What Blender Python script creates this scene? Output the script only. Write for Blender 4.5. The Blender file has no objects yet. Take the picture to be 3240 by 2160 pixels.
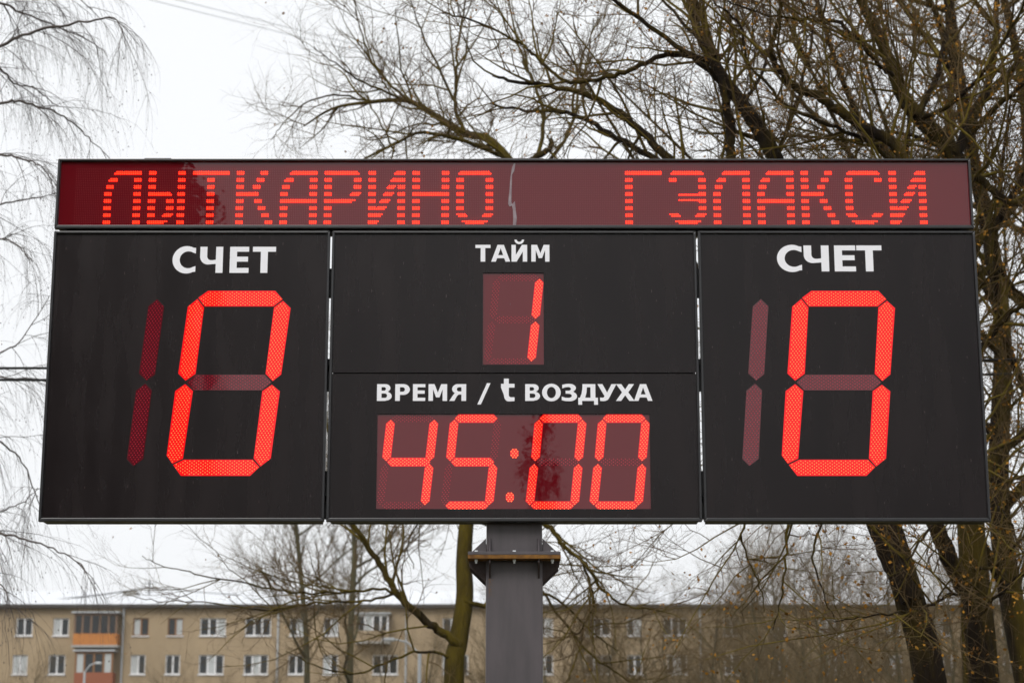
import bpy, bmesh, math, random
import numpy as np
from mathutils import Vector, Matrix

# ------------------------------------------------------------------ camera, sky, sun, exposure
sc = bpy.context.scene
F, HOR, DIST, CZ = 6000.0, 1355.0, 9.9, 1.6          # focal length and horizon offset in photo pixels, metres
TH = math.atan(HOR / F)
CT, ST = math.cos(TH), math.sin(TH)
cam_d = bpy.data.cameras.new('camera')
cam = bpy.data.objects.new('camera', cam_d)
sc.collection.objects.link(cam)
cam.location = (0, -DIST, CZ)
cam.rotation_euler = (math.pi / 2 + TH, 0, 0)
cam_d.sensor_fit = 'HORIZONTAL'
cam_d.sensor_width = 36
cam_d.lens = 36 * F / 3240
cam_d.clip_start = 0.1
cam_d.clip_end = 4000
cam_d.dof.use_dof = True
cam_d.dof.focus_distance = 10.15
cam_d.dof.aperture_fstop = 4.0
sc.camera = cam

SUN_EL, SUN_AZ = math.radians(42), math.radians(200)
world = bpy.data.worlds.new('World')
sc.world = world
world.use_nodes = True
nt = world.node_tree
nt.nodes.clear()
N = nt.nodes.new
wout, bg, sky = N('ShaderNodeOutputWorld'), N('ShaderNodeBackground'), N('ShaderNodeTexSky')
sky.sky_type = 'NISHITA'
sky.sun_disc = False
sky.sun_elevation = SUN_EL
sky.sun_rotation = SUN_AZ
sky.air_density, sky.dust_density, sky.ozone_density = 1.0, 8.0, 0.5
hs = N('ShaderNodeHueSaturation')
hs.inputs['Saturation'].default_value = 0.12
tc, sep = N('ShaderNodeTexCoord'), N('ShaderNodeSeparateXYZ')
mr = N('ShaderNodeMapRange')                        # overcast sky: brighter towards the zenith all round
mr.inputs['From Min'].default_value, mr.inputs['From Max'].default_value = 0.0, 1.0
mr.inputs['To Min'].default_value, mr.inputs['To Max'].default_value = 10.45, 11.6
mapn, cn = N('ShaderNodeMapping'), N('ShaderNodeTexNoise')
mapn.inputs['Scale'].default_value = (1.5, 1.5, 4)
cn.inputs['Scale'].default_value = 1.6
cn.inputs['Detail'].default_value = 5
cmr = N('ShaderNodeMapRange')
cmr.inputs['To Min'].default_value, cmr.inputs['To Max'].default_value = 0.97, 1.03
mul = N('ShaderNodeMath'); mul.operation = 'MULTIPLY'
tint = N('ShaderNodeVectorMath'); tint.operation = 'SCALE'
tint.inputs[0].default_value = (0.975, 0.995, 1.02)
mix = N('ShaderNodeMix'); mix.data_type = 'RGBA'
mix.inputs['Factor'].default_value = 0.9
L = nt.links.new
L(tc.outputs['Generated'], sep.inputs[0]); L(sep.outputs['Z'], mr.inputs['Value'])
L(tc.outputs['Generated'], mapn.inputs[0]); L(mapn.outputs[0], cn.inputs['Vector'])
L(cn.outputs['Fac'], cmr.inputs['Value'])
L(mr.outputs[0], mul.inputs[0]); L(cmr.outputs[0], mul.inputs[1]); L(mul.outputs[0], tint.inputs['Scale'])
L(sky.outputs[0], hs.inputs['Color'])
L(hs.outputs[0], mix.inputs['A']); L(tint.outputs[0], mix.inputs['B'])
L(mix.outputs['Result'], bg.inputs['Color'])
bg.inputs['Strength'].default_value = 0.1
L(bg.outputs[0], wout.inputs[0])

sun_d = bpy.data.lights.new('sun', 'SUN')
sun_d.energy, sun_d.angle, sun_d.color = 1.5, math.radians(25), (1, 0.97, 0.93)
sun = bpy.data.objects.new('sun', sun_d)
sc.collection.objects.link(sun)
sd = Vector((math.sin(SUN_AZ) * math.cos(SUN_EL), math.cos(SUN_AZ) * math.cos(SUN_EL), math.sin(SUN_EL)))
sun.rotation_euler = (-sd).to_track_quat('-Z', 'Y').to_euler()
sun.location = (0, -20, 40)

sc.view_settings.view_transform = 'Standard'
sc.view_settings.look = 'None'
sc.view_settings.exposure = 0.0
sc.view_settings.gamma = 1.0
sc.view_settings.use_curve_mapping = False
sc.render.engine = 'CYCLES'
sc.cycles.use_denoising = True
sc.cycles.denoiser = 'OPENIMAGEDENOISE'
sc.cycles.max_bounces = 6
sc.cycles.diffuse_bounces = 3
sc.cycles.glossy_bounces = 3
sc.cycles.sample_clamp_indirect = 6.0

# ------------------------------------------------------------------ helpers
COL = sc.collection


def P(u, v, Y):
    """world point at distance Y behind the board plane, measured on the photograph"""
    dx, dy = (u - 1620) / F, (1080 - v) / F
    t = (Y + DIST) / (CT - dy * ST)
    return Vector((dx * t, Y, CZ + t * (ST + dy * CT)))


def B(u, v):
    p = P(u, v, 0)
    return p.x, p.z


def empty(name, loc, label, cat, group=None):
    o = bpy.data.objects.new(name, None)
    COL.objects.link(o)
    o.location = loc
    o.empty_display_size = 0.2
    return tag(o, label, cat, group)


def tag(o, label=None, cat=None, group=None, kind=None):
    if label: o['label'] = label
    if cat: o['category'] = cat
    if group: o['group'] = group
    if kind: o['kind'] = kind
    return o


def link(name, me, mat=None, parent=None, label=None):
    o = bpy.data.objects.new(name, me)
    COL.objects.link(o)
    if mat is not None and not me.materials:
        for m in (mat if isinstance(mat, (list, tuple)) else [mat]):
            me.materials.append(m)
    if parent is not None:
        o.parent = parent
        if parent.type == 'EMPTY':
            o.matrix_parent_inverse = Matrix.Translation(-parent.location)
    if label: o['label'] = label
    return o


class MB:
    """collects simple shapes for one mesh"""
    def __init__(s):
        s.v, s.f, s.m = [], [], []

    def quad(s, a, b, c, d, m=0):
        i = len(s.v)
        s.v += [tuple(a), tuple(b), tuple(c), tuple(d)]
        s.f.append((i, i + 1, i + 2, i + 3)); s.m.append(m)

    def poly(s, pts, m=0):
        i = len(s.v)
        s.v += [tuple(p) for p in pts]
        s.f.append(tuple(range(i, i + len(pts)))); s.m.append(m)

    def box(s, x0, x1, y0, y1, z0, z1, m=0):
        i = len(s.v)
        s.v += [(x, y, z) for x in (x0, x1) for y in (y0, y1) for z in (z0, z1)]
        for q in ((0, 1, 3, 2), (4, 6, 7, 5), (0, 4, 5, 1), (2, 3, 7, 6), (0, 2, 6, 4), (1, 5, 7, 3)):
            s.f.append(tuple(i + k for k in q)); s.m.append(m)
        return s

    def prism(s, xz, y0, y1, m=0):
        """polygon in the XZ plane (counter-clockwise seen from -Y) extruded from y0 (front) to y1"""
        n, i = len(xz), len(s.v)
        s.v += [(x, y0, z) for x, z in xz] + [(x, y1, z) for x, z in xz]
        s.f.append(tuple(range(i, i + n))); s.m.append(m)
        s.f.append(tuple(range(i + 2 * n - 1, i + n - 1, -1))); s.m.append(m)
        for k in range(n):
            j = (k + 1) % n
            s.f.append((i + k, i + n + k, i + n + j, i + j)); s.m.append(m)
        return s

    def tube(s, pts, radii, sides=8, m=0, cap=True):
        rings = []
        for k, p in enumerate(pts):
            p = Vector(p)
            t = (Vector(pts[min(k + 1, len(pts) - 1)]) - Vector(pts[max(k - 1, 0)])).normalized()
            u = t.cross(Vector((0, 0, 1)) if abs(t.z) < 0.9 else Vector((1, 0, 0))).normalized()
            w = t.cross(u)
            r = radii[k] if isinstance(radii, (list, tuple)) else radii
            i = len(s.v)
            for a in range(sides):
                an = 2 * math.pi * a / sides
                s.v.append(tuple(p + (u * math.cos(an) + w * math.sin(an)) * r))
            rings.append(i)
        for a, b in zip(rings, rings[1:]):
            for k in range(sides):
                j = (k + 1) % sides
                s.f.append((a + k, a + j, b + j, b + k)); s.m.append(m)
        if cap:
            s.f.append(tuple(range(rings[0] + sides - 1, rings[0] - 1, -1))); s.m.append(m)
            s.f.append(tuple(range(rings[-1], rings[-1] + sides))); s.m.append(m)
        return s

    def mesh(s, name, smooth=False):
        me = bpy.data.meshes.new(name)
        me.from_pydata(s.v, [], s.f)
        me.polygons.foreach_set('material_index', s.m)
        if smooth:
            me.polygons.foreach_set('use_smooth', [True] * len(s.f))
        me.update()
        return me

    def build(s, name, mat, parent=None, label=None, smooth=False, bevel=0.0):
        me = s.mesh(name, smooth)
        if bevel:
            bm = bmesh.new(); bm.from_mesh(me)
            bmesh.ops.remove_doubles(bm, verts=bm.verts, dist=1e-6)
            bmesh.ops.bevel(bm, geom=bm.edges[:], offset=bevel, segments=2, profile=0.6, affect='EDGES', clamp_overlap=True)
            bm.to_mesh(me); bm.free()
        return link(name, me, mat, parent, label)


def mesh_np(name, v, f, smooth=True):
    """mesh from numpy vertices and equal-sized faces"""
    me = bpy.data.meshes.new(name)
    nf, k = f.shape
    me.vertices.add(len(v)); me.vertices.foreach_set('co', v.astype(np.float32).ravel())
    me.loops.add(nf * k); me.loops.foreach_set('vertex_index', f.astype(np.int32).ravel())
    me.polygons.add(nf)
    me.polygons.foreach_set('loop_start', np.arange(0, nf * k, k, dtype=np.int32))
    me.polygons.foreach_set('loop_total', np.full(nf, k, dtype=np.int32))
    if smooth:
        me.polygons.foreach_set('use_smooth', np.ones(nf, dtype=bool))
    me.update(calc_edges=True)
    return me


# ------------------------------------------------------------------ materials
MATS = {}


def material(name, col, rough=0.6, spec=0.5, metal=0.0, ior=1.5, var=0.0, col2=None, scale=8.0, detail=6.0, bump=0.0, bscale=None,
             emit=None, estr=0.0, stretch=(1, 1, 1), ramp=(0.35, 0.65), rvar=0.0, coat=0.0):
    m = bpy.data.materials.new(name)
    m.use_nodes = True
    t = m.node_tree
    b = t.nodes['Principled BSDF']
    b.inputs['Base Color'].default_value = (*col, 1)
    b.inputs['Roughness'].default_value = rough
    b.inputs['Metallic'].default_value = metal
    b.inputs['IOR'].default_value = ior
    b.inputs['Specular IOR Level'].default_value = spec
    b.inputs['Coat Weight'].default_value = coat
    if emit:
        b.inputs['Emission Color'].default_value = (*emit, 1)
        b.inputs['Emission Strength'].default_value = estr
    if col2 or bump or rvar:
        co = t.nodes.new('ShaderNodeTexCoord')
        mp = t.nodes.new('ShaderNodeMapping')
        mp.inputs['Scale'].default_value = stretch
        t.links.new(co.outputs['Object'], mp.inputs[0])
        nz = t.nodes.new('ShaderNodeTexNoise')
        nz.inputs['Scale'].default_value = scale
        nz.inputs['Detail'].default_value = detail
        nz.inputs['Roughness'].default_value = 0.62
        t.links.new(mp.outputs[0], nz.inputs['Vector'])
        if col2:
            rp = t.nodes.new('ShaderNodeValToRGB')
            rp.color_ramp.elements[0].position, rp.color_ramp.elements[1].position = ramp
            rp.color_ramp.elements[0].color = (*col, 1)
            rp.color_ramp.elements[1].color = (*col2, 1)
            t.links.new(nz.outputs['Fac'], rp.inputs[0])
            t.links.new(rp.outputs[0], b.inputs['Base Color'])
        if rvar:
            rr = t.nodes.new('ShaderNodeMapRange')
            rr.inputs['To Min'].default_value, rr.inputs['To Max'].default_value = rough - rvar, rough + rvar
            t.links.new(nz.outputs['Fac'], rr.inputs['Value'])
            t.links.new(rr.outputs[0], b.inputs['Roughness'])
        if bump:
            n2 = nz
            if bscale:
                n2 = t.nodes.new('ShaderNodeTexNoise')
                n2.inputs['Scale'].default_value = bscale
                n2.inputs['Detail'].default_value = 4
                t.links.new(mp.outputs[0], n2.inputs['Vector'])
            bp = t.nodes.new('ShaderNodeBump')
            bp.inputs['Strength'].default_value = 1.0
            bp.inputs['Distance'].default_value = bump
            t.links.new(n2.outputs['Fac'], bp.inputs['Height'])
            t.links.new(bp.outputs[0], b.inputs['Normal'])
    MATS[name] = m
    return m


M = MATS
material('panel', (0.0062, 0.0032, 0.0034), 0.27, 0.27, col2=(0.0125, 0.0078, 0.0080), scale=1.6, detail=8, ramp=(0.38, 0.72), bump=0.00012, bscale=250, rvar=0.13, stretch=(4, 1, 0.7))
material('frame', (0.014, 0.014, 0.016), 0.33, 0.5, col2=(0.02, 0.02, 0.022), scale=14, rvar=0.08)
material('cabinet', (0.018, 0.018, 0.02), 0.6, 0.4)
material('acrylic', (0.115, 0.003, 0.007), 0.02, 0.53, ior=1.52, bump=0.0016, bscale=2.6, stretch=(1, 1, 1.6))
material('segment_off', (0.11, 0.006, 0.013), 0.03, 0.62, ior=1.52, bump=0.0003, bscale=6)
material('segment_lit', (0.2, 0.004, 0.006), 0.03, 0.34, ior=1.52, emit=(1.0, 0.006, 0.008), estr=0.85, bump=0.0003, bscale=6)
material('led_lit', (0.5, 0.05, 0.03), 0.3, 0.3, emit=(1.0, 0.013, 0.003), estr=9.0)
material('led_big', (0.5, 0.05, 0.03), 0.3, 0.3, emit=(1.0, 0.085, 0.020), estr=4.5)
material('led_small', (0.5, 0.05, 0.03), 0.3, 0.3, emit=(1.0, 0.090, 0.020), estr=5.5)
material('led_glow', (0.2, 0.004, 0.006), 0.03, 0.62, ior=1.52, emit=(1.0, 0.004, 0.008), estr=0.72)  # emission standing in for LED glow spread through the acrylic
material('led_off', (0.72, 0.025, 0.06), 0.25, 0.5)
material('led_dim', (0.22, 0.012, 0.02), 0.35, 0.4)
material('white_vinyl', (0.88, 0.88, 0.92), 0.45, 0.4, col2=(0.84, 0.84, 0.88), scale=5)
material('tape', (0.30, 0.24, 0.26), 0.4, 0.5, col2=(0.20, 0.13, 0.15), scale=25)
material('post_paint', (0.092, 0.079, 0.085), 0.45, 0.45, col2=(0.060, 0.053, 0.057), scale=2.4, detail=9, ramp=(0.35, 0.7), bump=0.0003, bscale=60, rvar=0.12, stretch=(4, 4, 0.7))
material('rust', (0.27, 0.13, 0.026), 0.8, 0.2, col2=(0.11, 0.052, 0.02), scale=22, bump=0.0006)
material('rust_gusset', (0.05, 0.034, 0.030), 0.75, 0.2, col2=(0.075, 0.063, 0.066), scale=18)
material('zinc', (0.78, 0.82, 0.84), 0.4, 0.5, metal=0.25)
material('cable', (0.012, 0.012, 0.012), 0.6, 0.3)
material('wire_grey', (0.30, 0.31, 0.32), 0.6, 0.3)

material('bark_moss', (0.026, 0.018, 0.008), 0.95, 0.1, col2=(0.105, 0.078, 0.008), scale=2.8, ramp=(0.38, 0.68), bump=0.05, bscale=16, stretch=(1, 1, 0.3))
material('bark_dark', (0.014, 0.009, 0.005), 0.95, 0.1, col2=(0.098, 0.070, 0.008), scale=3.0, ramp=(0.45, 0.78), bump=0.06, bscale=14, stretch=(1, 1, 0.25))
material('bark_grey', (0.055, 0.048, 0.034), 0.95, 0.1, col2=(0.095, 0.085, 0.042), scale=2.0, bump=0.02, bscale=14, stretch=(1, 1, 0.3))
material('branch_brown', (0.060, 0.041, 0.012), 0.9, 0.1, col2=(0.150, 0.112, 0.016), scale=1.7, ramp=(0.36, 0.66))
material('twig_brown', (0.078, 0.048, 0.026), 0.85, 0.15, col2=(0.150, 0.102, 0.042), scale=1.2)
material('twig_far', (0.150, 0.104, 0.052), 0.9, 0.1, col2=(0.110, 0.084, 0.046), scale=0.6)
material('twig_birch', (0.075, 0.062, 0.056), 0.85, 0.15, col2=(0.12, 0.10, 0.09), scale=2)
material('bark_birch', (0.50, 0.49, 0.46), 0.8, 0.2, col2=(0.05, 0.045, 0.04), scale=3, ramp=(0.52, 0.6), stretch=(1, 1, 4))
material('leaf_orange', (0.36, 0.17, 0.014), 0.8, 0.2, col2=(0.17, 0.078, 0.014), scale=3)
material('conifer', (0.018, 0.03, 0.013), 0.9, 0.1, col2=(0.03, 0.045, 0.02), scale=4)

material('grass', (0.055, 0.058, 0.022), 0.95, 0.05, col2=(0.11, 0.085, 0.045), scale=0.35, detail=10)
material('brick_pale', (0.40, 0.305, 0.195), 0.9, 0.15, col2=(0.31, 0.235, 0.15), scale=0.35, detail=10, ramp=(0.3, 0.7), stretch=(1, 1, 0.5))
material('brick_red', (0.085, 0.026, 0.016), 0.85, 0.2, col2=(0.05, 0.018, 0.013), scale=1.5)
material('roof_pale', (0.70, 0.72, 0.75), 0.45, 0.5)
material('eave', (0.075, 0.068, 0.062), 0.8, 0.2)
material('window_white', (0.74, 0.74, 0.75), 0.5, 0.4)
material('window_brown', (0.23, 0.115, 0.05), 0.6, 0.3)
material('pane', (0.022, 0.026, 0.028), 0.08, 0.35)
material('curtain', (0.46, 0.48, 0.48), 0.9, 0.1)
material('balcony_orange', (0.50, 0.20, 0.05), 0.7, 0.3, col2=(0.42, 0.16, 0.045), scale=2)
material('balcony_red', (0.28, 0.10, 0.055), 0.8, 0.2)
material('balcony_wood', (0.20, 0.13, 0.09), 0.8, 0.2)
material('concrete', (0.36, 0.35, 0.33), 0.9, 0.2)
material('galvanised', (0.48, 0.50, 0.52), 0.4, 0.5, metal=0.4)

# ------------------------------------------------------------------ ground
g = MB()
g.quad((-2000, -2000, 0), (2000, -2000, 0), (2000, 2000, 0), (-2000, 2000, 0))
tag(g.build('ground', M['grass']), 'wide lawn of short dull autumn grass', 'ground', kind='structure')

# ------------------------------------------------------------------ scoreboard
BXC = 0.012
board = empty('scoreboard', (BXC, 0.12, 0), 'large black electronic scoreboard with glowing red numerals on a grey steel post', 'scoreboard')
XL, XR = -2.4805, 2.5075
ZB, ZT = 2.868, 4.4460                     # lower panels
HZ0, HZ1 = 4.4600, 4.8560                  # header cabinet
DEEP = 0.125


def rail(pts_xz, y0, y1, name, parent):
    mb = MB(); mb.prism(pts_xz, y0, y1)
    return mb.build(name, M['frame'], parent, smooth=False, bevel=0.0045)


def frame4(x0, x1, z0, z1, t, parent, tb=None):
    tb = tb or t
    # mitred aluminium rails standing proud of the face
    rail([(x0, z0), (x1, z0), (x1 - t, z0 + tb), (x0 + t, z0 + tb)], -0.014, 0.02, 'frame_rail', parent)
    rail([(x0 + t, z1 - t), (x1 - t, z1 - t), (x1, z1), (x0, z1)], -0.014, 0.02, 'frame_rail', parent)
    rail([(x0, z0), (x0 + t, z0 + tb), (x0 + t, z1 - t), (x0, z1)], -0.014, 0.02, 'frame_rail', parent)
    rail([(x1 - t, z0 + tb), (x1, z0), (x1, z1), (x1 - t, z1 - t)], -0.014, 0.02, 'frame_rail', parent)


def face_with_holes(x0, x1, z0, z1, holes, y, depth):
    """plate in the XZ plane with rectangular openings and their reveals"""
    xs = sorted({x0, x1, *[h[0] for h in holes], *[h[1] for h in holes]})
    zs = sorted({z0, z1, *[h[2] for h in holes], *[h[3] for h in holes]})
    mb = MB()
    for a, b in zip(xs, xs[1:]):
        for c, d in zip(zs, zs[1:]):
            mx, mz = (a + b) / 2, (c + d) / 2
            if any(h[0] < mx < h[1] and h[2] < mz < h[3] for h in holes):
                continue
            mb.quad((a, y, c), (b, y, c), (b, y, d), (a, y, d))
    for (a, b, c, d) in holes:
        e = y + depth
        mb.quad((a, y, c), (a, e, c), (b, e, c), (b, y, c))
        mb.quad((a, y, d), (b, y, d), (b, e, d), (a, e, d))
        mb.quad((a, y, c), (a, y, d), (a, e, d), (a, e, c))
        mb.quad((b, y, c), (b, e, c), (b, e, d), (b, y, d))
    return mb


# --- the cabinets
def cabinet_back(x0, x1, z0, z1, parent):
    mb = MB(); mb.box(x0 + 0.016, x1 - 0.016, 0.0202, DEEP, z0 + 0.002, z1 - 0.002)
    return mb.build('cabinet_box', M['cabinet'], parent, bevel=0.003)


GX1, GX2, GX3, GX4 = -0.9845, -0.9735, 0.9955, 1.0065
panels = {}
for key, x0, x1, lab in (('left', XL, GX1, 'black score panel next to the birch'),
                         ('right', GX4, XR, 'black score panel next to the forked tree')):
    mb = face_with_holes(x0 + 0.012, x1 - 0.012, ZB + 0.012, ZT - 0.012, [], 0.0, 0)
    p = mb.build('score_panel', M['panel'], board)
    frame4(x0, x1, ZB, ZT, 0.014, p, 0.02)
    cabinet_back(x0, x1, ZB, ZT, p)
    panels[key] = p
TW = (-0.7146, 0.7297, 2.9363, 3.4420)      # time window
PW = (-0.1569, 0.1704, 3.7095, 4.2152)      # period window
SEAM = 3.663
mb = face_with_holes(GX2 + 0.012, GX3 - 0.012, SEAM + 0.003, ZT - 0.012, [PW], 0.0, 0.014)
cp_up = mb.build('centre_panel', M['panel'], board)
mb = face_with_holes(GX2 + 0.012, GX3 - 0.012, ZB + 0.012, SEAM - 0.003, [TW], 0.003, 0.014)
cp_lo = mb.build('centre_panel', M['panel'], board)
frame4(GX2, GX3, ZB, ZT, 0.014, cp_up, 0.02)
cabinet_back(GX2, GX3, ZB, ZT, cp_up)

mb = face_with_holes(XL + 0.014, XR - 0.014, HZ0 + 0.014, HZ1 - 0.010, [], 0.006, 0)
header = mb.build('header_screen', M['acrylic'], board, 'long dark red acrylic screen across the top')
frame4(XL, XR - 0.003, HZ0, HZ1, 0.013, header, 0.02)
cabinet_back(XL, XR - 0.003, HZ0, HZ1, header)
# cross beam hidden between header and panels, brackets bridging the panel gaps, plates lying on top
mb = MB(); mb.box(XL + 0.05, XR - 0.05, 0.03, 0.10, ZT - 0.001, HZ0 + 0.001)
mb.build('cross_beam', M['cabinet'], board)
for gx0, gx1 in ((GX1, GX2), (GX3, GX4)):
    for z0, z1 in ((4.10, 4.235), (3.69, 3.735), (3.585, 3.70), (3.02, 3.13), (2.90, 2.96)):
        mb = MB(); mb.box(gx0 - 0.004, gx1 + 0.004, 0.03, 0.06, z0 - 0.012, z1 + 0.012)
        mb.build('bracket', M['cabinet'], board)
for u0, u1, h in ((455, 540, 0.012), (415, 458, 0.004), (1530, 1720, 0.011), (2720, 2850, 0.008)):
    x0, x1 = B(u0, 505)[0], B(u1, 505)[0]
    mb = MB(); mb.box(x0, x1, 0.012, 0.10, HZ1 - 0.001, HZ1 + h)
    mb.build('top_plate', M['post_paint'], board, bevel=0.002)


# --- red LEDs
def led_mesh(name, pts, r, h, y0, dome=True):
    """one mesh of many small domes at (x, z) points"""
    pts = np.array(pts, dtype=float)
    k = 6
    an = np.arange(k) * 2 * math.pi / k
    ring = np.stack([np.cos(an), np.zeros(k), np.sin(an)], 1)
    if dome:
        tmpl = np.concatenate([ring * r + [0, 0, 0], ring * r * 0.72 + [0, -h * 0.7, 0], [[0, -h, 0]]])
        fs = []
        for i in range(k):
            j = (i + 1) % k
            fs += [(i, j, k + j), (i, k + j, k + i), (k + i, k + j, 2 * k)]
    else:
        tmpl = np.concatenate([ring * r, [[0, 0, 0]]])
        fs = [(i, (i + 1) % k, k) for i in range(k)]
    f = np.array(fs)
    base = np.stack([pts[:, 0], np.full(len(pts), y0), pts[:, 1]], 1)
    v = (base[:, None, :] + tmpl[None]).reshape(-1, 3)
    ff = (f[None] + (np.arange(len(pts)) * len(tmpl))[:, None, None]).reshape(-1, 3)
    return mesh_np(name, v, ff, smooth=dome)


HX0, HZR = -2.2180, 4.7850                  # first dot column and first lit dot row
PITCH = 0.010


def rows(*blocks):
    return blocks


SIDE = ([(0, 3), (16, 19)],) * 2
STEM = ([(0, 3)],) * 2
RGT = ([(16, 19)],) * 2
ROOF = ([(2, 17)], [(1, 18)])
BOWL7 = ([(0, 4), (15, 19)], [(1, 5), (14, 18)])
BOWL8 = ([(3, 16)], [(5, 14)])
FULL = ([(0, 19)],) * 2
FONT = {
    'L': [([(6, 19)], [(5, 19)]), ([(3, 6), (16, 19)], [(2, 6), (16, 19)]), ([(1, 4), (16, 19)],) * 2, SIDE, SIDE, SIDE, SIDE, SIDE],
    'Y': [SIDE, SIDE, SIDE, ([(0, 11), (16, 19)], [(0, 12), (16, 19)]), ([(0, 3), (10, 13), (16, 19)],) * 2, ([(0, 3), (10, 13), (16, 19)],) * 2,
          ([(0, 3), (9, 13), (16, 19)], [(0, 3), (8, 12), (16, 19)]), ([(0, 10), (16, 19)], [(0, 8), (16, 19)])],
    'T': [FULL] + [([(8, 11)],) * 2] * 7,
    'K': [([(0, 3), (13, 16)],) * 2, ([(0, 3), (11, 14)],) * 2, ([(0, 3), (9, 12)],) * 2, ([(0, 11)],) * 2, ([(0, 3), (10, 13)],) * 2,
          ([(0, 3), (12, 15)],) * 2, ([(0, 3), (14, 17)],) * 2, ([(0, 3), (16, 19)],) * 2],
    'R': [([(0, 17)], [(0, 18)]), SIDE, SIDE, ([(0, 3), (15, 19)], [(0, 3), (14, 18)]), ([(0, 16)], [(0, 14)]), STEM, STEM, STEM],
    'I': [([(0, 3), (15, 19)], [(0, 3), (14, 19)]), ([(0, 3), (13, 19)], [(0, 3), (12, 19)]), ([(0, 3), (11, 14), (16, 19)], [(0, 3), (10, 13), (16, 19)]),
          ([(0, 3), (9, 13), (16, 19)], [(0, 3), (8, 12), (16, 19)]), ([(0, 3), (7, 11), (16, 19)], [(0, 3), (6, 10), (16, 19)]),
          ([(0, 3), (5, 9), (16, 19)], [(0, 8), (16, 19)]), ([(0, 7), (16, 19)], [(0, 6), (16, 19)]), ([(0, 5), (16, 19)], [(0, 4), (16, 19)])],
    'N': [SIDE, SIDE, SIDE, FULL, SIDE, SIDE, SIDE, SIDE],
    'O': [ROOF, SIDE, SIDE, SIDE, SIDE, SIDE, BOWL7, BOWL8],
    'G': [FULL] + [STEM] * 7,
    'E': [ROOF, SIDE, RGT, ([(16, 19)], [(5, 19)]), ([(5, 19)], [(16, 19)]), RGT, BOWL7, BOWL8],
    'S': [ROOF, SIDE, STEM, STEM, STEM, STEM, BOWL7, BOWL8],
}
FONT['A'] = [r for r in FONT['L']]
FONT['A'][4] = FULL
text = [(c, 24 * i) for i, c in enumerate('LYTKARINO')] + [(c, 284 + 24 * i) for i, c in enumerate('GELAKSI')]
lit = set()
for c, off in text:
    pts = []
    for br, pair in enumerate(FONT[c]):
        for k, spans in enumerate(pair):
            for a, b in spans:
                for col in range(a, b + 1):
                    lit.add((off + col, br * 4 + k))
                    pts.append((HX0 + (off + col) * PITCH, HZR - (br * 4 + k) * PITCH))
    tag(link('led_letter', led_mesh('led_letter', pts, 0.0037, 0.0065, 0.0062), M['led_lit'], header), kind='stuff')
pts = [(HX0 + cI * PITCH, HZR + 0.01 - rI * PITCH) for cI in range(-16, 448) for rI in range(-1, 32)
       if (cI, rI - 1) not in lit and HZR + 0.01 - rI * PITCH > HZ0 + 0.022 and HZR + 0.01 - rI * PITCH < HZ1 - 0.02]
o = link('unlit_leds', led_mesh('unlit_leds', pts, 0.0017, 0.001, 0.0045, dome=False), M['led_dim'], header)
tag(o, kind='stuff')

# torn strip of tape down the middle of the header
tp = [(1611, 516), (1624, 516), (1622, 545), (1616, 553), (1618, 560), (1613, 563), (1614, 600), (1617, 634), (1622, 640), (1631, 636), (1634, 662), (1638, 680),
      (1634, 705), (1634, 716), (1607, 716), (1607, 714), (1622, 712), (1623, 690), (1622, 655), (1616, 650), (1610, 654), (1608, 644), (1614, 590), (1618, 545)]
# left and right outline walked top to bottom as matching rows
tl = [(1626, 516), (1620, 530), (1615, 560), (1613, 590), (1610, 620), (1608, 645), (1612, 653), (1620, 650), (1623, 665), (1624, 690), (1623, 712), (1607, 714.5), (1607, 717)]
tr = [(1631, 516), (1627, 540), (1620, 552), (1619, 590), (1618, 620), (1618, 640), (1621, 645), (1629, 636), (1632, 665), (1635, 690), (1633, 712), (1639, 712.5), (1639, 717)]
mb = MB()
rg = random.Random(4)
for i in range(len(tl) - 1):
    q = [tl[i], tl[i + 1], tr[i + 1], tr[i]]
    mb.quad(*[(B(*p)[0], 0.0035 - 0.0015 * ((i + (k in (1, 2))) % 2), B(*p)[1]) for k, p in enumerate(q)])
mb.build('torn_tape', M['tape'], header, 'torn pale strip of peeling tape')


# --- seven-segment numerals
def inside(p, poly):
    x, y = p
    c = False
    n = len(poly)
    for i in range(n):
        x1, y1 = poly[i]; x2, y2 = poly[(i + 1) % n]
        if (y1 > y) != (y2 > y) and x < (x2 - x1) * (y - y1) / (y2 - y1) + x1:
            c = not c
    return c


def edge_dist(p, poly):
    d = 9
    for i in range(len(poly)):
        a, b = Vector(poly[i]), Vector(poly[(i + 1) % len(poly)])
        ab = b - a
        t = max(0, min(1, (Vector(p) - a).dot(ab) / ab.length_squared))
        d = min(d, (Vector(p) - a - ab * t).length)
    return d


def lattice(poly, a, b, step, pitch, margin):
    """staggered lattice along the line a-b, kept inside the polygon"""
    a, b = Vector(a), Vector(b)
    horiz = abs((b - a).x) > abs((b - a).y)
    across = Vector((0, 1)) if horiz else Vector((1, 0))
    ax = (b - a) / (b - a).length
    if horiz: ax = Vector((1, 0))
    n = int((b - a).length / step / 2) + 4
    mid = (a + b) / 2
    out = []
    for i in range(-n, n + 1):
        for j in range(-5, 6):
            p = mid + ax * (i * step) + across * ((j + (0.5 if i % 2 else 0)) * pitch)
            if inside(p, poly) and edge_dist(p, poly) > margin:
                out.append((p.x, p.y))
    return out


def ccw(poly):
    s = sum(poly[i][0] * poly[(i + 1) % len(poly)][1] - poly[(i + 1) % len(poly)][0] * poly[i][1] for i in range(len(poly)))
    return poly if s > 0 else poly[::-1]


def shrink(poly, d):
    c = Vector((sum(p[0] for p in poly) / len(poly), sum(p[1] for p in poly) / len(poly)))
    return [tuple(Vector(p) + (c - Vector(p)).normalized() * d) for p in poly]


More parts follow.
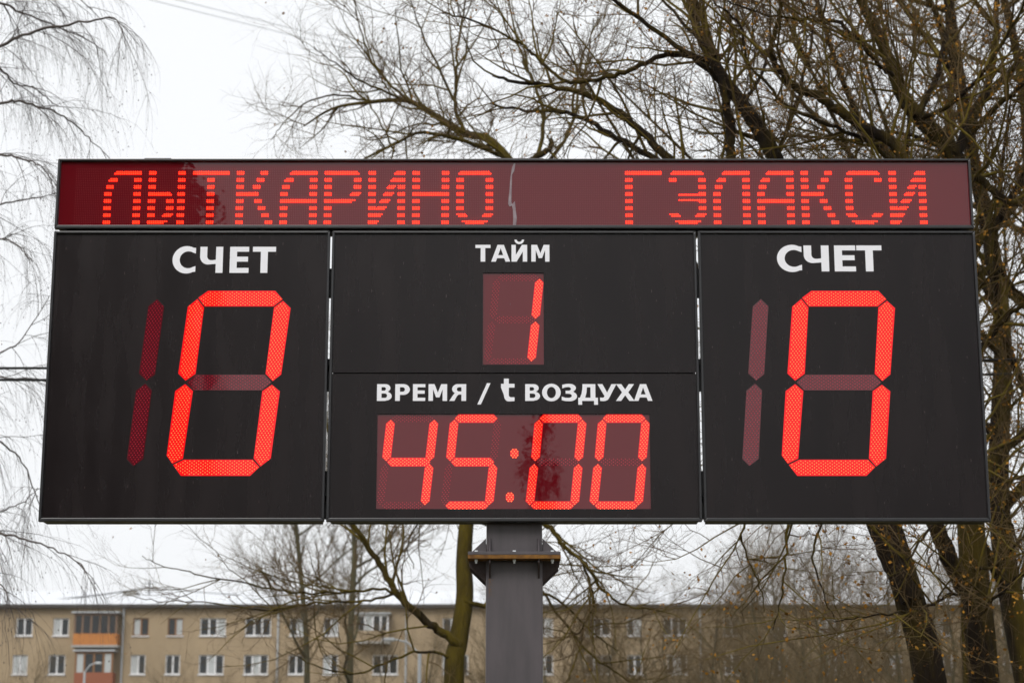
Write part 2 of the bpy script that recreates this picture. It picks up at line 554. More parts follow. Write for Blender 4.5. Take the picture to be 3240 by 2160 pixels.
BIG = {
    'top': ([(658, 920), (872, 920), (895, 947), (866, 969.5), (647, 969.5), (627, 942)], (640, 945), (885, 945)),
    'ur': ([(896, 951), (920, 974), (890, 1185), (863, 1206), (840, 1183), (867, 972)], (893, 965), (864, 1190)),
    'ul': ([(625, 945), (594.5, 969.5), (564, 1182), (587, 1205), (619, 1183), (646, 972)], (622, 965), (591, 1190)),
    'll': ([(586.4, 1214), (554.5, 1236), (527.3, 1441), (545, 1467), (579, 1451), (611, 1236)], (583, 1235), (552, 1450)),
    'lr': ([(860.6, 1216), (886, 1237), (857, 1450.5), (824, 1476), (802.4, 1450.5), (830, 1236)], (858, 1235), (828, 1450)),
    'bottom': ([(581, 1453.5), (800, 1453.5), (821.5, 1477), (792, 1505), (571.5, 1505), (547, 1470)], (560, 1479), (810, 1479)),
    'middle': ([(590, 1209.5), (619.6, 1185), (838.5, 1185), (860, 1210), (830, 1235), (613, 1235)], (605, 1210), (848, 1210)),
    'one_up': ([(497.5, 945.6), (519.7, 969), (490.8, 1185), (463.5, 1205), (439.7, 1182), (469.5, 969)], (494, 965), (466, 1190)),
    'one_lo': ([(460, 1212.4), (480.5, 1234), (453.8, 1452), (422.7, 1475), (401.5, 1452), (430.4, 1235)], (455, 1235), (428, 1450)),
}
SHIFT = B(2515.7, 1204)[0] - B(587, 1204)[0]
for dx in (0.0, SHIFT):
    for key, (px, a, b) in BIG.items():
        poly = ccw([(B(*p)[0] + dx, B(*p)[1]) for p in px])
        a2, b2 = [(B(*p)[0] + dx, B(*p)[1]) for p in (a, b)]
        on = key not in ('middle', 'one_up', 'one_lo')
        mb = MB(); mb.prism(shrink(poly, 0.0015), -0.0025, 0.001)
        seg = mb.build('segment', M['segment_lit' if on else 'segment_off'], board)
        if key == 'middle' or key.startswith('one'):
            seg['label'] = 'unlit segment with dull pink red dots'
        pts = lattice(poly, a2, b2, 0.0118, 0.0172, 0.0055)
        tag(link('led_cluster', led_mesh('led_cluster', pts, 0.0028 if on else 0.0026, 0.003, -0.0026), M['led_big' if on else 'led_off'], seg), kind='stuff')
        # thin dark groove round the segment
        mb = MB()
        out = shrink(poly, -0.003)
        for i in range(len(poly)):
            j = (i + 1) % len(poly)
            mb.quad((out[i][0], -0.0006, out[i][1]), (out[j][0], -0.0006, out[j][1]), (poly[j][0], -0.0006, poly[j][1]), (poly[i][0], -0.0006, poly[i][1]))
        mb.build('groove', M['cable'], seg)

# small numerals: centre lines measured on the second time numeral
SMALL = {
    'top': ((1441, 1322), (1572, 1322)), 'ul': ((1437.6, 1328), (1424, 1455)), 'ur': ((1575, 1328), (1561, 1455)), 'middle': ((1428.7, 1460), (1562, 1460)),
    'll': ((1421, 1468), (1405, 1594)), 'lr': ((1561, 1468), (1547, 1594)), 'bottom': ((1411, 1598), (1543, 1598)),
}
SEGS = {'0': 'top ul ur ll lr bottom', '1': 'ur lr', '4': 'ul ur middle lr', '5': 'top ul middle lr bottom'}


def small_numeral(parent, y, dx, dz, ch):
    for key, (a, b) in SMALL.items():
        a, b = Vector(B(*a)), Vector(B(*b))
        a += Vector((dx, dz)); b += Vector((dx, dz))
        hw, tip = 0.0225, 0.021
        ax = (b - a).normalized()
        nr = Vector((0, 1)) if abs(ax.x) > abs(ax.y) else Vector((1, 0))
        poly = [tuple(a), tuple(a + ax * tip + nr * hw), tuple(b - ax * tip + nr * hw), tuple(b), tuple(b - ax * tip - nr * hw), tuple(a + ax * tip - nr * hw)]
        pts = lattice(poly, a, b, 0.01045, 0.0163, 0.0005)
        on = key in SEGS[ch].split()
        seg = tag(link('led_segment', led_mesh('led_segment', pts, 0.0025 if on else 0.0024, 0.004 if on else 0.0015, y), M['led_small' if on else 'led_off'], parent), kind='stuff')
        if on:                               # emissive strip painting the red glow between the lit dots
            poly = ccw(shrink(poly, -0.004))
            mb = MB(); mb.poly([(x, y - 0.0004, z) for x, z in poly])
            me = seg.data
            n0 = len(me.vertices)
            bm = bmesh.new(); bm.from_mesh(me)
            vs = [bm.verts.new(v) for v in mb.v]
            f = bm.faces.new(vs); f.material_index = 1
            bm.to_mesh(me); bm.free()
            me.materials.append(M['led_glow'])


def window(rect, y, parent_label):
    x0, x1, z0, z1 = rect
    mb = MB(); mb.quad((x0, y, z0), (x1, y, z0), (x1, y, z1), (x0, y, z1))
    return mb.build('display_window', M['acrylic'], board, parent_label)


tw = window(TW, 0.012, 'wide red acrylic window of the clock')
pw = window(PW, 0.009, 'small red acrylic window of the period numeral')
base5 = B(1500, 1450)
for u, ch in ((1500 - 202.3, '4'), (1500, '5'), (1500 + 269.4, '0'), (1500 + 269.4 + 201.5, '0')):
    small_numeral(tw, 0.0119, B(u, 1450)[0] - base5[0], 0, ch)
dz_p = B(1694, 1003)[1] - B(1561, 1455)[1] - 0.004
small_numeral(pw, 0.0089, B(1707.3, 880)[0] - B(1575, 1328)[0], dz_p, '1')
for u, v in ((1627.7, 1432.6), (1613.3, 1571)):
    cx, cz = B(u, v)
    pts = [(cx + (i + (0.5 if abs(j) % 2 == 0 else 0)) * 0.0163 - (0.0081 if abs(j) % 2 == 0 else 0) * 2 + (0 if abs(j) % 2 == 0 else 0), cz + j * 0.01045)
           for j in (-2, -1, 0, 1, 2) for i in ((0, 1) if j % 2 == 0 else (-1, 0, 1))]
    tag(link('led_colon', led_mesh('led_colon', pts, 0.003, 0.004, 0.0119), M['led_small'], tw), kind='stuff')
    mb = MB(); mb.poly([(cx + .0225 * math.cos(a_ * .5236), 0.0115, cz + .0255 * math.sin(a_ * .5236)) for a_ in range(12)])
    mb.build('colon_glow', M['led_glow'], tw)  # emissive disc painting the red glow around the colon dots


# beads and short runs of drizzle on the panel faces
material('droplet', (0.10, 0.075, 0.075), 0.15, 0.5)
rgd = random.Random(77)
for par, (x0, x1, z0, z1), cnt in ((panels['left'], (XL, GX1, ZB, ZT), 60), (panels['right'], (GX4, XR, ZB, ZT), 60), (cp_up, (GX2, GX3, SEAM, ZT), 50)):
    mb = MB()
    for _ in range(cnt):
        x, z = rgd.uniform(x0 + .03, x1 - .03), rgd.uniform(z0 + .04, z1 - .04)
        w_, h_ = rgd.uniform(.0006, .0014), rgd.uniform(.004, .02)
        mb.poly([(x, -.0009, z), (x + w_, -.0013, z + h_ * .3), (x + w_ * .6, -.001, z + h_), (x - w_ * .6, -.001, z + h_), (x - w_, -.0013, z + h_ * .3)])
    tag(mb.build('droplets', M['droplet'], par), kind='stuff')


# --- white vinyl lettering: outlines of bold sans capitals, in units of cap height
def arc(cx, cy, rx, ry, a0, a1, n=14):
    return [(cx + rx * math.cos(math.radians(a0 + (a1 - a0) * i / n)), cy + ry * math.sin(math.radians(a0 + (a1 - a0) * i / n))) for i in range(n + 1)]


def glyphs():
    G = {}
    w = .92; G['Т'] = [[(0, 1), (w, 1), (w, .81), (w / 2 + .14, .81), (w / 2 + .14, 0), (w / 2 - .14, 0), (w / 2 - .14, .81), (0, .81)]]
    w = .77; G['Е'] = [[(0, 0), (0, 1), (w, 1), (w, .81), (.285, .81), (.285, .62), (w - .035, .62), (w - .035, .43), (.285, .43), (.285, .19), (w, .19), (w, 0)]]
    w = .92; G['С'] = [[(w, .955)] + arc(.56, .5, .56, .525, 62, 298, 28) + [(w, .045), (w, .26)] + arc(.63, .5, .345, .325, 302, 58, 22) + [(w, .74)]]
    w = .91; G['Ч'] = [[(w - .28, 0), (w, 0), (w, 1), (w - .28, 1), (w - .28, .505), (.5, .485)] + arc(.44, .64, .16, .155, 270, 180, 8) + [(.28, 1), (0, 1)] +
                       arc(.32, .63, .32, .31, 180, 270, 10) + [(w - .28, .345)]]
    w = 1.1; G['А'] = [[(0, 0), (.27, 0), (.345, .205), (w - .345, .205), (w - .27, 0), (w, 0), (w / 2 + .185, 1), (w / 2 - .185, 1)],
                       [(w / 2, .80), (.405, .385), (w - .405, .385)]]
    w = .94; I = [(0, 0), (0, 1), (.26, 1), (.26, .40), (.63, 1), (w, 1), (w, 0), (w - .26, 0), (w - .26, .60), (.31, 0)]
    br = arc(w / 2, 1.31, .29, .27, 180, 360, 16) + arc(w / 2, 1.31, .155, .13, 360, 180, 12)
    G['Й'] = [I, br]
    w = 1.08; G['М'] = [[(0, 0), (0, 1), (.345, 1), (w / 2, .50), (w - .345, 1), (w, 1), (w, 0), (w - .26, 0), (w - .26, .70), (w / 2 + .10, .21), (w / 2 - .10, .21), (.26, .70), (.26, 0)]]
    G['В'] = [[(0, 0), (0, 1), (.48, 1)] + arc(.50, .765, .30, .235, 88, -62, 12) + arc(.55, .285, .33, .26, 62, -86, 12) + [(.5, 0)],
              [(.27, .82), (.42, .82)] + arc(.43, .715, .10, .105, 88, -88, 8) + [(.42, .61), (.27, .61)],
              [(.27, .44), (.46, .44)] + arc(.47, .31, .135, .13, 88, -88, 8) + [(.46, .18), (.27, .18)]]
    G['Р'] = [[(0, 0), (0, 1), (.46, 1)] + arc(.48, .68, .37, .32, 88, -88, 18) + [(.46, .36), (.275, .36), (.275, 0)],
              [(.275, .815), (.41, .815)] + arc(.42, .68, .145, .135, 88, -88, 10) + [(.41, .545), (.275, .545)]]
    w = .98
    R = [[(0, 0), (0, 1), (.46, 1)] + arc(.48, .71, .34, .29, 88, -58, 14) + [(.75, .36), (w, 0), (.68, 0), (.53, .29), (.46, .36), (.40, .38), (.275, .38), (.275, 0)],
         [(.275, .815), (.41, .815)] + arc(.42, .69, .125, .125, 88, -88, 10) + [(.41, .565), (.275, .565)]]
    G['Я'] = [[(w - x, y) for x, y in s] for s in R]
    w = 1.1; G['О'] = [arc(w / 2, .5, w / 2, .525, 0, 349, 31), arc(w / 2, .5, .265, .335, 0, 349, 31)]
    G['З'] = [[(.03, .955), (.2, 1.0)] + arc(.42, .77, .40, .25, 96, -52, 14) + arc(.46, .275, .42, .295, 52, -98, 16) + [(.18, -.008), (0, .045), (0, .255), (.2, .19)] +
              arc(.38, .305, .20, .125, -98, 88, 10) + [(.22, .43), (.22, .605)] + arc(.37, .715, .165, .11, -88, 98, 10) + [(.2, .81), (.03, .745)]]
    w = 1.12; G['Д'] = [[(0, -.23), (0, .19), (.10, .19), (.19, .42), (.235, .7), (.25, 1), (.98, 1), (.98, .19), (w, .19), (w, -.23), (w - .22, -.23), (w - .22, 0), (.22, 0), (.22, -.23)],
                        [(.40, .19), (.70, .19), (.70, .81), (.50, .81), (.475, .5)]]
    w = 1.13; G['У'] = [[(0, 1), (.30, 1), (.575, .50), (.84, 1), (w, 1), (.72, .22), (.63, .07), (.48, 0), (.34, -.012), (.15, 0), (.15, .2), (.3, .19), (.385, .22), (.42, .28)]]
    w = 1.1; G['Х'] = [[(0, 0), (.365, .51), (.02, 1), (.33, 1), (.55, .68), (.77, 1), (w - .02, 1), (w - .365, .51), (w, 0), (w - .31, 0), (.55, .335), (.31, 0)]]
    G['/'] = [[(0, 0), (.27, 0), (1.0, 1), (.73, 1)]]
    G['t'] = [[(.0, .60), (.0, .77), (.17, .77), (.17, 1), (.46, 1), (.46, .77), (.80, .77), (.80, .60), (.46, .60), (.46, .26)] + arc(.60, .26, .14, .09, 180, 270, 6) +
              [(.80, .17), (.80, 0)] + [(.5, -.015)] + arc(.44, .27, .27, .285, 270, 180, 8)]
    return G


GL = glyphs()


def place_letter(ch, u0, u1, vtop, vbase, parent, y):
    """letter outline fitted to its measured box on the panel"""
    (xa, za), (xb, zb) = B(u0, vbase), B(u1, vtop)
    sp = GL[ch]
    xs = [x for s in sp for x, _ in s]
    lo, hi = min(xs), max(xs)
    cu = bpy.data.curves.new('letter', 'CURVE')
    cu.dimensions = '2D'
    cu.fill_mode = 'BOTH'
    cu.extrude = 0.0006
    for s in sp:
        q = cu.splines.new('POLY')
        q.points.add(len(s) - 1)
        for k, (x, z) in enumerate(s):
            q.points[k].co = (xa + (x - lo) / (hi - lo) * (xb - xa), za + z * (zb - za), 0, 1)
        q.use_cyclic_u = True
    tmp = bpy.data.objects.new('tmp', cu)
    me = bpy.data.meshes.new_from_object(tmp)
    bpy.data.objects.remove(tmp)
    bpy.data.curves.remove(cu)
    me.transform(Matrix.Translation((0, y, 0)) @ Matrix.Rotation(math.pi / 2, 4, 'X'))
    me.name = 'letter'
    return link('letter', me, M['white_vinyl'], parent)


for parent, ox, oy, sx in ((panels['left'], 120, 480, 0), (panels['right'], 2150, 480, 1)):
    if sx == 0:
        bx = [(998, 1178), (1203, 1380), (1425, 1573), (1595, 1773)]; vt, vb = 708, 902
    else:
        bx = [(728, 906), (928, 1108), (1156, 1306), (1322, 1501)]; vt, vb = 698, 891
    for ch, (a, b) in zip('СЧЕТ', bx):
        place_letter(ch, ox + a / 2.352, ox + b / 2.352, oy + vt / 2.352, oy + vb / 2.352, parent, -0.0012)
for ch, a, b in (('Т', 988, 1082), ('А', 1086, 1204), ('Й', 1212, 1309), ('М', 1335, 1447)):
    place_letter(ch, 1000 + a / 1.96, 1000 + b / 1.96, 480 + 578 / 1.96, 480 + 682 / 1.96, cp_up, -0.0012)
for ch, a, b, t, bt in (('В', 377, 470, 146, 250), ('Р', 490, 582, 146, 250), ('Е', 600, 678, 146, 250), ('М', 697, 813, 146, 250), ('Я', 826, 931, 146, 250),
                        ('/', 1000, 1082, 140, 272), ('t', 1147, 1231, 112, 251), ('В', 1297, 1389, 146, 250), ('О', 1402, 1517, 146, 250), ('З', 1524, 1618, 146, 250),
                        ('Д', 1626, 1747, 146, 250), ('У', 1746, 1862, 146, 250), ('Х', 1860, 1974, 146, 250), ('А', 1972, 2085, 146, 250)):
    place_letter(ch, 1000 + a / 1.96, 1000 + b / 1.96, 1140 + t / 1.96, 1140 + bt / 1.96, cp_lo, 0.0018)

# --- the post with its bolted flange
PY0, PY1 = 0.0, 0.30
PX0, PX1 = BXC - 0.149, BXC + 0.149
FZ = P(1627, 1754, -0.03).z                 # joint of the two flange plates
PYC = 0.06
py0, py1 = PYC - 0.0, PYC + 0.298
mb = MB(); mb.box(PX0, PX1, py0, py1, 0.0, FZ - 0.02)
mb.build('post', M['post_paint'], board, bevel=0.012)
mb = MB(); mb.box(PX0 + 0.002, PX1 - 0.002, py0 + 0.002, py1 - 0.002, FZ + 0.017, ZB + 0.004)
mb.build('post_head', M['post_paint'], board, bevel=0.012)
mb = MB(); mb.box(XL + 0.3, XR - 0.3, DEEP - 0.01, DEEP + 0.12, ZB + 0.05, ZB + 0.15)
mb.build('support_beam', M['post_paint'], board)
for bx_ in (-1.7, -0.5, 0.6, 1.75):
    mb = MB(); mb.box(bx_ - 0.04, bx_ + 0.04, DEEP - 0.004, DEEP + 0.06, ZB + 0.2, HZ1 - 0.1)
    mb.build('support_upright', M['post_paint'], board)
FO = 0.092
fx0, fx1, fy0, fy1 = PX0 - FO, PX1 + FO, py0 - FO, py1 + FO
mb = MB(); mb.box(fx0, fx1, fy0, fy1, FZ + 0.0005, FZ + 0.017)
mb.build('flange_plate', M['post_paint'], board, bevel=0.0015)
mb = MB(); mb.box(fx0 - 0.001, fx1 + 0.001, fy0, fy1, FZ - 0.020, FZ - 0.0005)
mb.build('flange_plate', M['rust'], board, 'rusty lower flange plate', bevel=0.0015)
GH = 0.082


def gusset(pts, thick_axis, c, mat):
    mb = MB()
    n = len(pts)
    th = 0.004
    if thick_axis == 'y':                    # plate in the XZ plane
        mb.prism(ccw(pts), c - th, c + th)
    else:                                    # plate in the YZ plane
        i = len(mb.v)
        for s in (-1, 1):
            mb.v += [(c + s * th, y, z) for y, z in pts]
        mb.f.append(tuple(range(i, i + n))); mb.f.append(tuple(range(i + 2 * n - 1, i + n - 1, -1)))
        for k in range(n):
            j = (k + 1) % n
            mb.f.append((i + k, i + n + k, i + n + j, i + j))
        mb.m += [0] * (n + 2)
    return mb.build('gusset', M[mat], board)


zt, zb_ = FZ + 0.0165, FZ - 0.0195
for side, px, e in ((-1, PX0, fx0), (1, PX1, fx1)):
    for yy in (py0 + 0.03, py1 - 0.03):
        gusset([(px, zt), (e - side * 0.012, zt), (e - side * 0.012, zt + 0.006), (px, zt + GH)], 'y', yy, 'post_paint')
        gusset([(px, zb_), (e - side * 0.004, zb_), (e - side * 0.004, zb_ - 0.03), (px, zb_ - 0.115)], 'y', yy, 'rust_gusset')
for side, py, e in ((-1, py0, fy0), (1, py1, fy1)):
    for xx in (BXC - 0.128, BXC + 0.128):
        gusset([(py + 0.001, zt), (e - side * 0.012, zt), (e - side * 0.012, zt + 0.006), (py + 0.001, zt + GH)], 'x', xx, 'post_paint')
        gusset([(py + 0.001, zb_), (e - side * 0.012, zb_), (e - side * 0.012, zb_ - 0.02), (py + 0.001, zb_ - 0.095)], 'x', xx, 'rust_gusset')


for xx in (BXC - .128, BXC + .128):           # weld beads where the front gussets meet the post
    for z0, z1 in ((zt, zt + GH), (zb_ - .095, zb_)):
        for sx in (-.0065, .0065):
            mb = MB(); mb.tube([(xx + sx, py0 - .001, z0 + (z1 - z0) * k / 12) for k in range(13)], [.0028 + .0008 * (k % 2) for k in range(13)], 6)
            mb.build('weld_bead', M['post_paint'], board)
rgr = random.Random(31)
mb = MB()
for k in range(46):
    f = rgr.random()
    p = P(1546 + abs(rgr.gauss(0, 5)) + (rgr.random() < .2) * 8, 1829 + 58 * f, py0)
    w_, h_ = rgr.uniform(.0006, .0022), rgr.uniform(.001, .005)
    mb.poly([(p.x - w_, py0 - .0008, p.z), (p.x, py0 - .0008, p.z - h_), (p.x + w_, py0 - .0008, p.z), (p.x, py0 - .0008, p.z + h_ * .5)])
tag(mb.build('rust_flecks', M['rust'], board, 'patch of rust flecks on the post'), kind='stuff')


def hexagon(mb, x, y, z0, z1, r, n=6, a0=0.2):
    mb.tube([(x, y, z0), (x, y, z1)], r, n)


for bx_ in (fx0 + 0.042, BXC, fx1 - 0.042):
    for by_ in (fy0 + 0.04, fy1 - 0.04):
        mb = MB(); hexagon(mb, bx_, by_, FZ + 0.017, FZ + 0.0265, 0.0095)
        mb.build('bolt', M['zinc'], board)
        mb = MB(); hexagon(mb, bx_, by_, FZ - 0.020, FZ - 0.031, 0.0095)
        mb.tube([(bx_, by_, FZ - 0.031), (bx_, by_, FZ - 0.041)], 0.0055, 8)
        mb.build('nut', M['zinc'], board)

# ------------------------------------------------------------------ trees
UP = Vector((0, 0, 1))


def rvec(rg):
    while True:
        x, y, z = rg.uniform(-1, 1), rg.uniform(-1, 1), rg.uniform(-1, 1)
        d = x * x + y * y + z * z
        if 0.05 < d < 1:
            d = d ** -0.5
            return (x * d, y * d, z * d)


class Tree:
    def __init__(s, seed, cfg):
        s.rg = random.Random(seed)
        s.cfg = cfg
        s.strands = {}                       # part -> list of (points, radii)
        s.ends = []                          # places where leaves may hang

    def add(s, part, pts, rad):
        s.strands.setdefault((part, len(pts)), []).append((pts, rad))

    def limb(s, pts, r0, r1, lvl=0, part='trunk', spawn=True, dens=1.0, tmin=0.15, wob=0.0):
        """smooth path through measured points"""
        p = [Vector(q) for q in pts]
        p = [p[0] * 2 - p[1]] + p + [p[-1] * 2 - p[-2]]
        out = []
        per = 5
        for i in range(1, len(p) - 2):
            for k in range(per):
                t = k / per
                a, b, c, d = p[i - 1], p[i], p[i + 1], p[i + 2]
                out.append(0.5 * (2 * b + (c - a) * t + (2 * a - 5 * b + 4 * c - d) * t * t + (3 * b - a - 3 * c + d) * t ** 3))
        out.append(p[-2])
        if wob:
            for k in range(1, len(out)):
                out[k] = out[k] + Vector(rvec(s.rg)) * wob
        n = len(out)
        rad = [r0 + (r1 - r0) * (k / (n - 1)) for k in range(n)]
        pts2 = [tuple(q) for q in out]
        s.add(part, pts2, rad)
        if spawn:
            s.children(pts2, rad, lvl, dens, tmin)
        return pts2

    def grow(s, p, d, L, r, lvl):
        cfg, rg = s.cfg, s.rg
        n = cfg['seg'][lvl]
        wob, trop = cfg['wob'][lvl], cfg['trop'][lvl]
        step = L / n
        pts, rad = [p], [r]
        dx, dy, dz = d
        x, y, z = p
        for k in range(n):
            dx += rg.gauss(0, wob); dy += rg.gauss(0, wob); dz += rg.gauss(0, wob) + trop
            m = (dx * dx + dy * dy + dz * dz) ** -0.5
            dx *= m; dy *= m; dz *= m
            x += dx * step; y += dy * step; z += dz * step
            pts.append((x, y, z))
            rad.append(r * (1 - 0.75 * (k + 1) / n))
        s.add('branches' if lvl <= cfg.get('branch_lvl', 1) else 'twigs', pts, rad)
        if lvl + 1 < len(cfg['len']):
            s.children(pts, rad, lvl, 1.0, 0.12)
        else:
            s.ends.append(pts[-1] if rg.random() < 0.6 else pts[len(pts) // 2])

    def children(s, pts, rad, lvl, dens, tmin):
        cfg, rg = s.cfg, s.rg
        c = lvl + 1
        if c >= len(cfg['len']):
            return
        seg = []
        tot = 0
        for a, b in zip(pts, pts[1:]):
            l = ((a[0] - b[0]) ** 2 + (a[1] - b[1]) ** 2 + (a[2] - b[2]) ** 2) ** 0.5
            seg.append(l); tot += l
        n = tot * cfg['dens'][c] * dens
        n = int(n) + (rg.random() < n - int(n))
        for _ in range(n):
            t = tmin + (1 - tmin) * rg.random()
            q = t * tot
            i = 0
            while i < len(seg) - 1 and q > seg[i]:
                q -= seg[i]; i += 1
            a, b = pts[i], pts[i + 1]
            f = min(1, q / max(seg[i], 1e-6))
            p = (a[0] + (b[0] - a[0]) * f, a[1] + (b[1] - a[1]) * f, a[2] + (b[2] - a[2]) * f)
            l = max(seg[i], 1e-6)
            tx, ty, tz = (b[0] - a[0]) / l, (b[1] - a[1]) / l, (b[2] - a[2]) / l
            v = rvec(rg)
            dot = v[0] * tx + v[1] * ty + v[2] * tz
            px, py, pz = v[0] - dot * tx, v[1] - dot * ty, v[2] - dot * tz
            m = max(1e-6, (px * px + py * py + pz * pz)) ** -0.5
            an = rg.uniform(*cfg['ang'])
            ca, sa = math.cos(an), math.sin(an)
            d = (tx * ca + px * m * sa, ty * ca + py * m * sa, tz * ca + pz * m * sa + cfg['lift'][c])
            L = cfg['len'][c] * rg.uniform(0.45, 1.35) * (1.1 - 0.45 * t)
            r = min(cfg['rad'][c] * rg.uniform(0.7, 1.25), rad[i] * 0.75)
            s.grow(p, d, L, r, c)

    def mesh(s, part, sides):
        vs, fs, off = [], [], 0
        for (pt, n), lst in s.strands.items():
            if pt != part:
                continue
            p = np.array([a for a, _ in lst])                 # S,n,3
            r = np.array([b for _, b in lst])                 # S,n
            t = np.empty_like(p)
            t[:, 1:-1] = p[:, 2:] - p[:, :-2]
            t[:, 0] = p[:, 1] - p[:, 0]
            t[:, -1] = p[:, -1] - p[:, -2]
            t /= np.linalg.norm(t, axis=2, keepdims=True) + 1e-9
            ref = np.where(np.abs(t[:, :1, 2:3]) < 0.8, np.array([0, 0, 1.0]), np.array([1.0, 0, 0]))
            ref = np.broadcast_to(ref, t.shape)
            u = np.cross(t, ref); u /= np.linalg.norm(u, axis=2, keepdims=True) + 1e-9
            w = np.cross(t, u)
            an = np.arange(sides) * 2 * math.pi / sides
            ring = p[:, :, None] + r[:, :, None, None] * (u[:, :, None] * np.cos(an)[:, None] + w[:, :, None] * np.sin(an)[:, None])
            S = len(lst)
            vs.append(ring.reshape(-1, 3))
            i = np.arange(S)[:, None, None] * n * sides + np.arange(n - 1)[None, :, None] * sides
            k = np.arange(sides)[None, None]
            k2 = (k + 1) % sides
            f = np.stack([i + k, i + k2, i + sides + k2, i + sides + k], -1).reshape(-1, 4) + off
            fs.append(f)
            off += S * n * sides
        if not vs:
            return None
        return mesh_np(part, np.concatenate(vs), np.concatenate(fs))

    def leaves(s, count, size, spread=0.05, droop=0.0, where=None):
        rg = s.rg
        v, f = [], []
        pool = [e for e in s.ends if where is None or where(e)]
        if not pool:
            return None
        for _ in range(count):
            e = Vector(rg.choice(pool)) + Vector(rvec(rg)) * spread
            a = Vector(rvec(rg)); a.z -= droop; a.normalize()
            b = a.cross(Vector(rvec(rg))).normalized()
            c = a.cross(b)
            l = size * rg.uniform(0.6, 1.3)
            i = len(v)
            v += [tuple(e), tuple(e + a * l * .5 + b * l * .36 + c * l * .12), tuple(e + a * l), tuple(e + a * l * .5 - b * l * .36 + c * l * .12)]
            f.append((i, i + 1, i + 2, i + 3))
        return mesh_np('leaves', np.array(v), np.array(f), smooth=False)

    def build(s, name, base, label, mats, group=None, leaves=None, cat='tree', sides=(9, 5, 3)):
        root = empty(name, base, label, cat, group)
        for part, sd, m in zip(('trunk', 'branches', 'twigs'), sides, mats):
            me = s.mesh(part, sd)
            if me:
                tag(link(part, me, M[m], root), kind='stuff' if part != 'trunk' else None)
        if leaves:
            me = s.leaves(*leaves)
            if me:
                tag(link('leaves', me, M[mats[3]], root), kind='stuff')
        return root


def px(*pts, Y=0.0, dY=0.0):
    """measured path: (u, v) points at depth Y, drifting to Y + dY at the tip"""
    n = max(1, len(pts) - 1)
    return [P(u, v, Y + dY * i / n) for i, (u, v) in enumerate(pts)]


def trunk_base(u, Y, below=1.0):
    p = P(u, 2160, Y)
    return Vector((p.x, Y, 0))


LIME = dict(len=[0, 1.5, 0.75, 0.38, 0.2], rad=[0, 0.014, 0.0065, 0.0036, 0.0024], dens=[0, 3.4, 4.6, 6.5, 6.0], seg=[0, 6, 5, 4, 3],
            wob=[0, .16, .2, .22, .25], trop=[0, .03, .03, .02, .0], lift=[0, .15, .1, .05, 0], ang=(0.45, 1.15), branch_lvl=1)

# --- leaning mossy tree on the right, its limbs reach up behind the header
YA = 4.6
A = Tree(11, LIME)
tr_ = [trunk_base(3040, YA)] + px((2945, 2160), (2880, 1900), (2805, 1650), (2690, 1300), (2590, 950), (2520, 700), (2454, 504), (2352, 335), (2290, 250), (2209, 100), (2170, -60), (2120, -200), Y=YA, dY=1.0)
A.limb(tr_, 0.135, 0.022, 0, tmin=0.62, dens=0.8)
for pts, r0, r1, Y, dY, dn in (
        (((2885, 1900), (2830, 1790), (2765, 1650), (2640, 1350), (2560, 1080), (2480, 860)), .085, .05, 4.5, .4, .2),
        (((2560, 860), (2400, 640), (2316, 504), (2312, 402), (2289, 290), (2262, 178), (2209, 27), (2170, -90), (2120, -260)), .05, .024, 4.9, .8, .9),
        (((2620, 1050), (2450, 760), (2260, 590), (2114, 504), (2050, 434), (1960, 357), (1852, 300), (1744, 274), (1648, 261), (1560, 240)), .05, .012, 4.9, 1.2, 1.1),
        (((2590, 960), (2350, 700), (2170, 570), (2075, 504), (1948, 434), (1846, 376), (1760, 350), (1660, 350), (1560, 330)), .04, .010, 5.0, 2.0, 1.0),
        (((2300, 330), (2267, 210), (2158, 172), (2075, 185), (1992, 223), (1910, 249), (1820, 261), (1757, 236), (1693, 178), (1648, 140), (1501, 70), (1400, 40)), .028, .007, 5.0, .9, 1.1),
        (((2280, 260), (2190, 180), (2050, 83), (1941, 0), (1850, -80)), .026, .012, 5.2, -.4, 1.0),
        (((2262, 178), (2150, 60), (2060, -40)), .018, .010, 5.0, .5, 1.0),
        (((2454, 504), (2520, 330), (2560, 160), (2590, -40)), .020, .010, 5.2, .8, 1.0),
        (((2352, 335), (2420, 200), (2440, 60), (2420, -80)), .018, .008, 5.4, 1.0, 1.0),
        (((2640, 1150), (2550, 1400), (2500, 1600), (2490, 1700), (2485, 1780), (2470, 1900), (2440, 1990)), .018, .004, 4.4, -.4, 1.5),
        (((2650, 1200), (2640, 1500), (2600, 1650), (2570, 1760), (2600, 1860), (2640, 1960)), .014, .004, 4.5, -.5, 1.4),
        (((2600, 1250), (2480, 1500), (2370, 1640), (2350, 1720), (2400, 1840), (2420, 1930)), .014, .004, 4.5, .4, 1.3),
):
    A.limb(px(*pts, Y=Y, dY=dY), r0, r1, 0, dens=dn, tmin=0.1, wob=0.012)
A.build('leaning_tree', tr_[0], 'mossy bare tree whose trunk leans left behind the scoreboard', ('bark_dark', 'branch_brown', 'twig_brown', 'leaf_orange'), leaves=(1900, 0.027, 0.015))

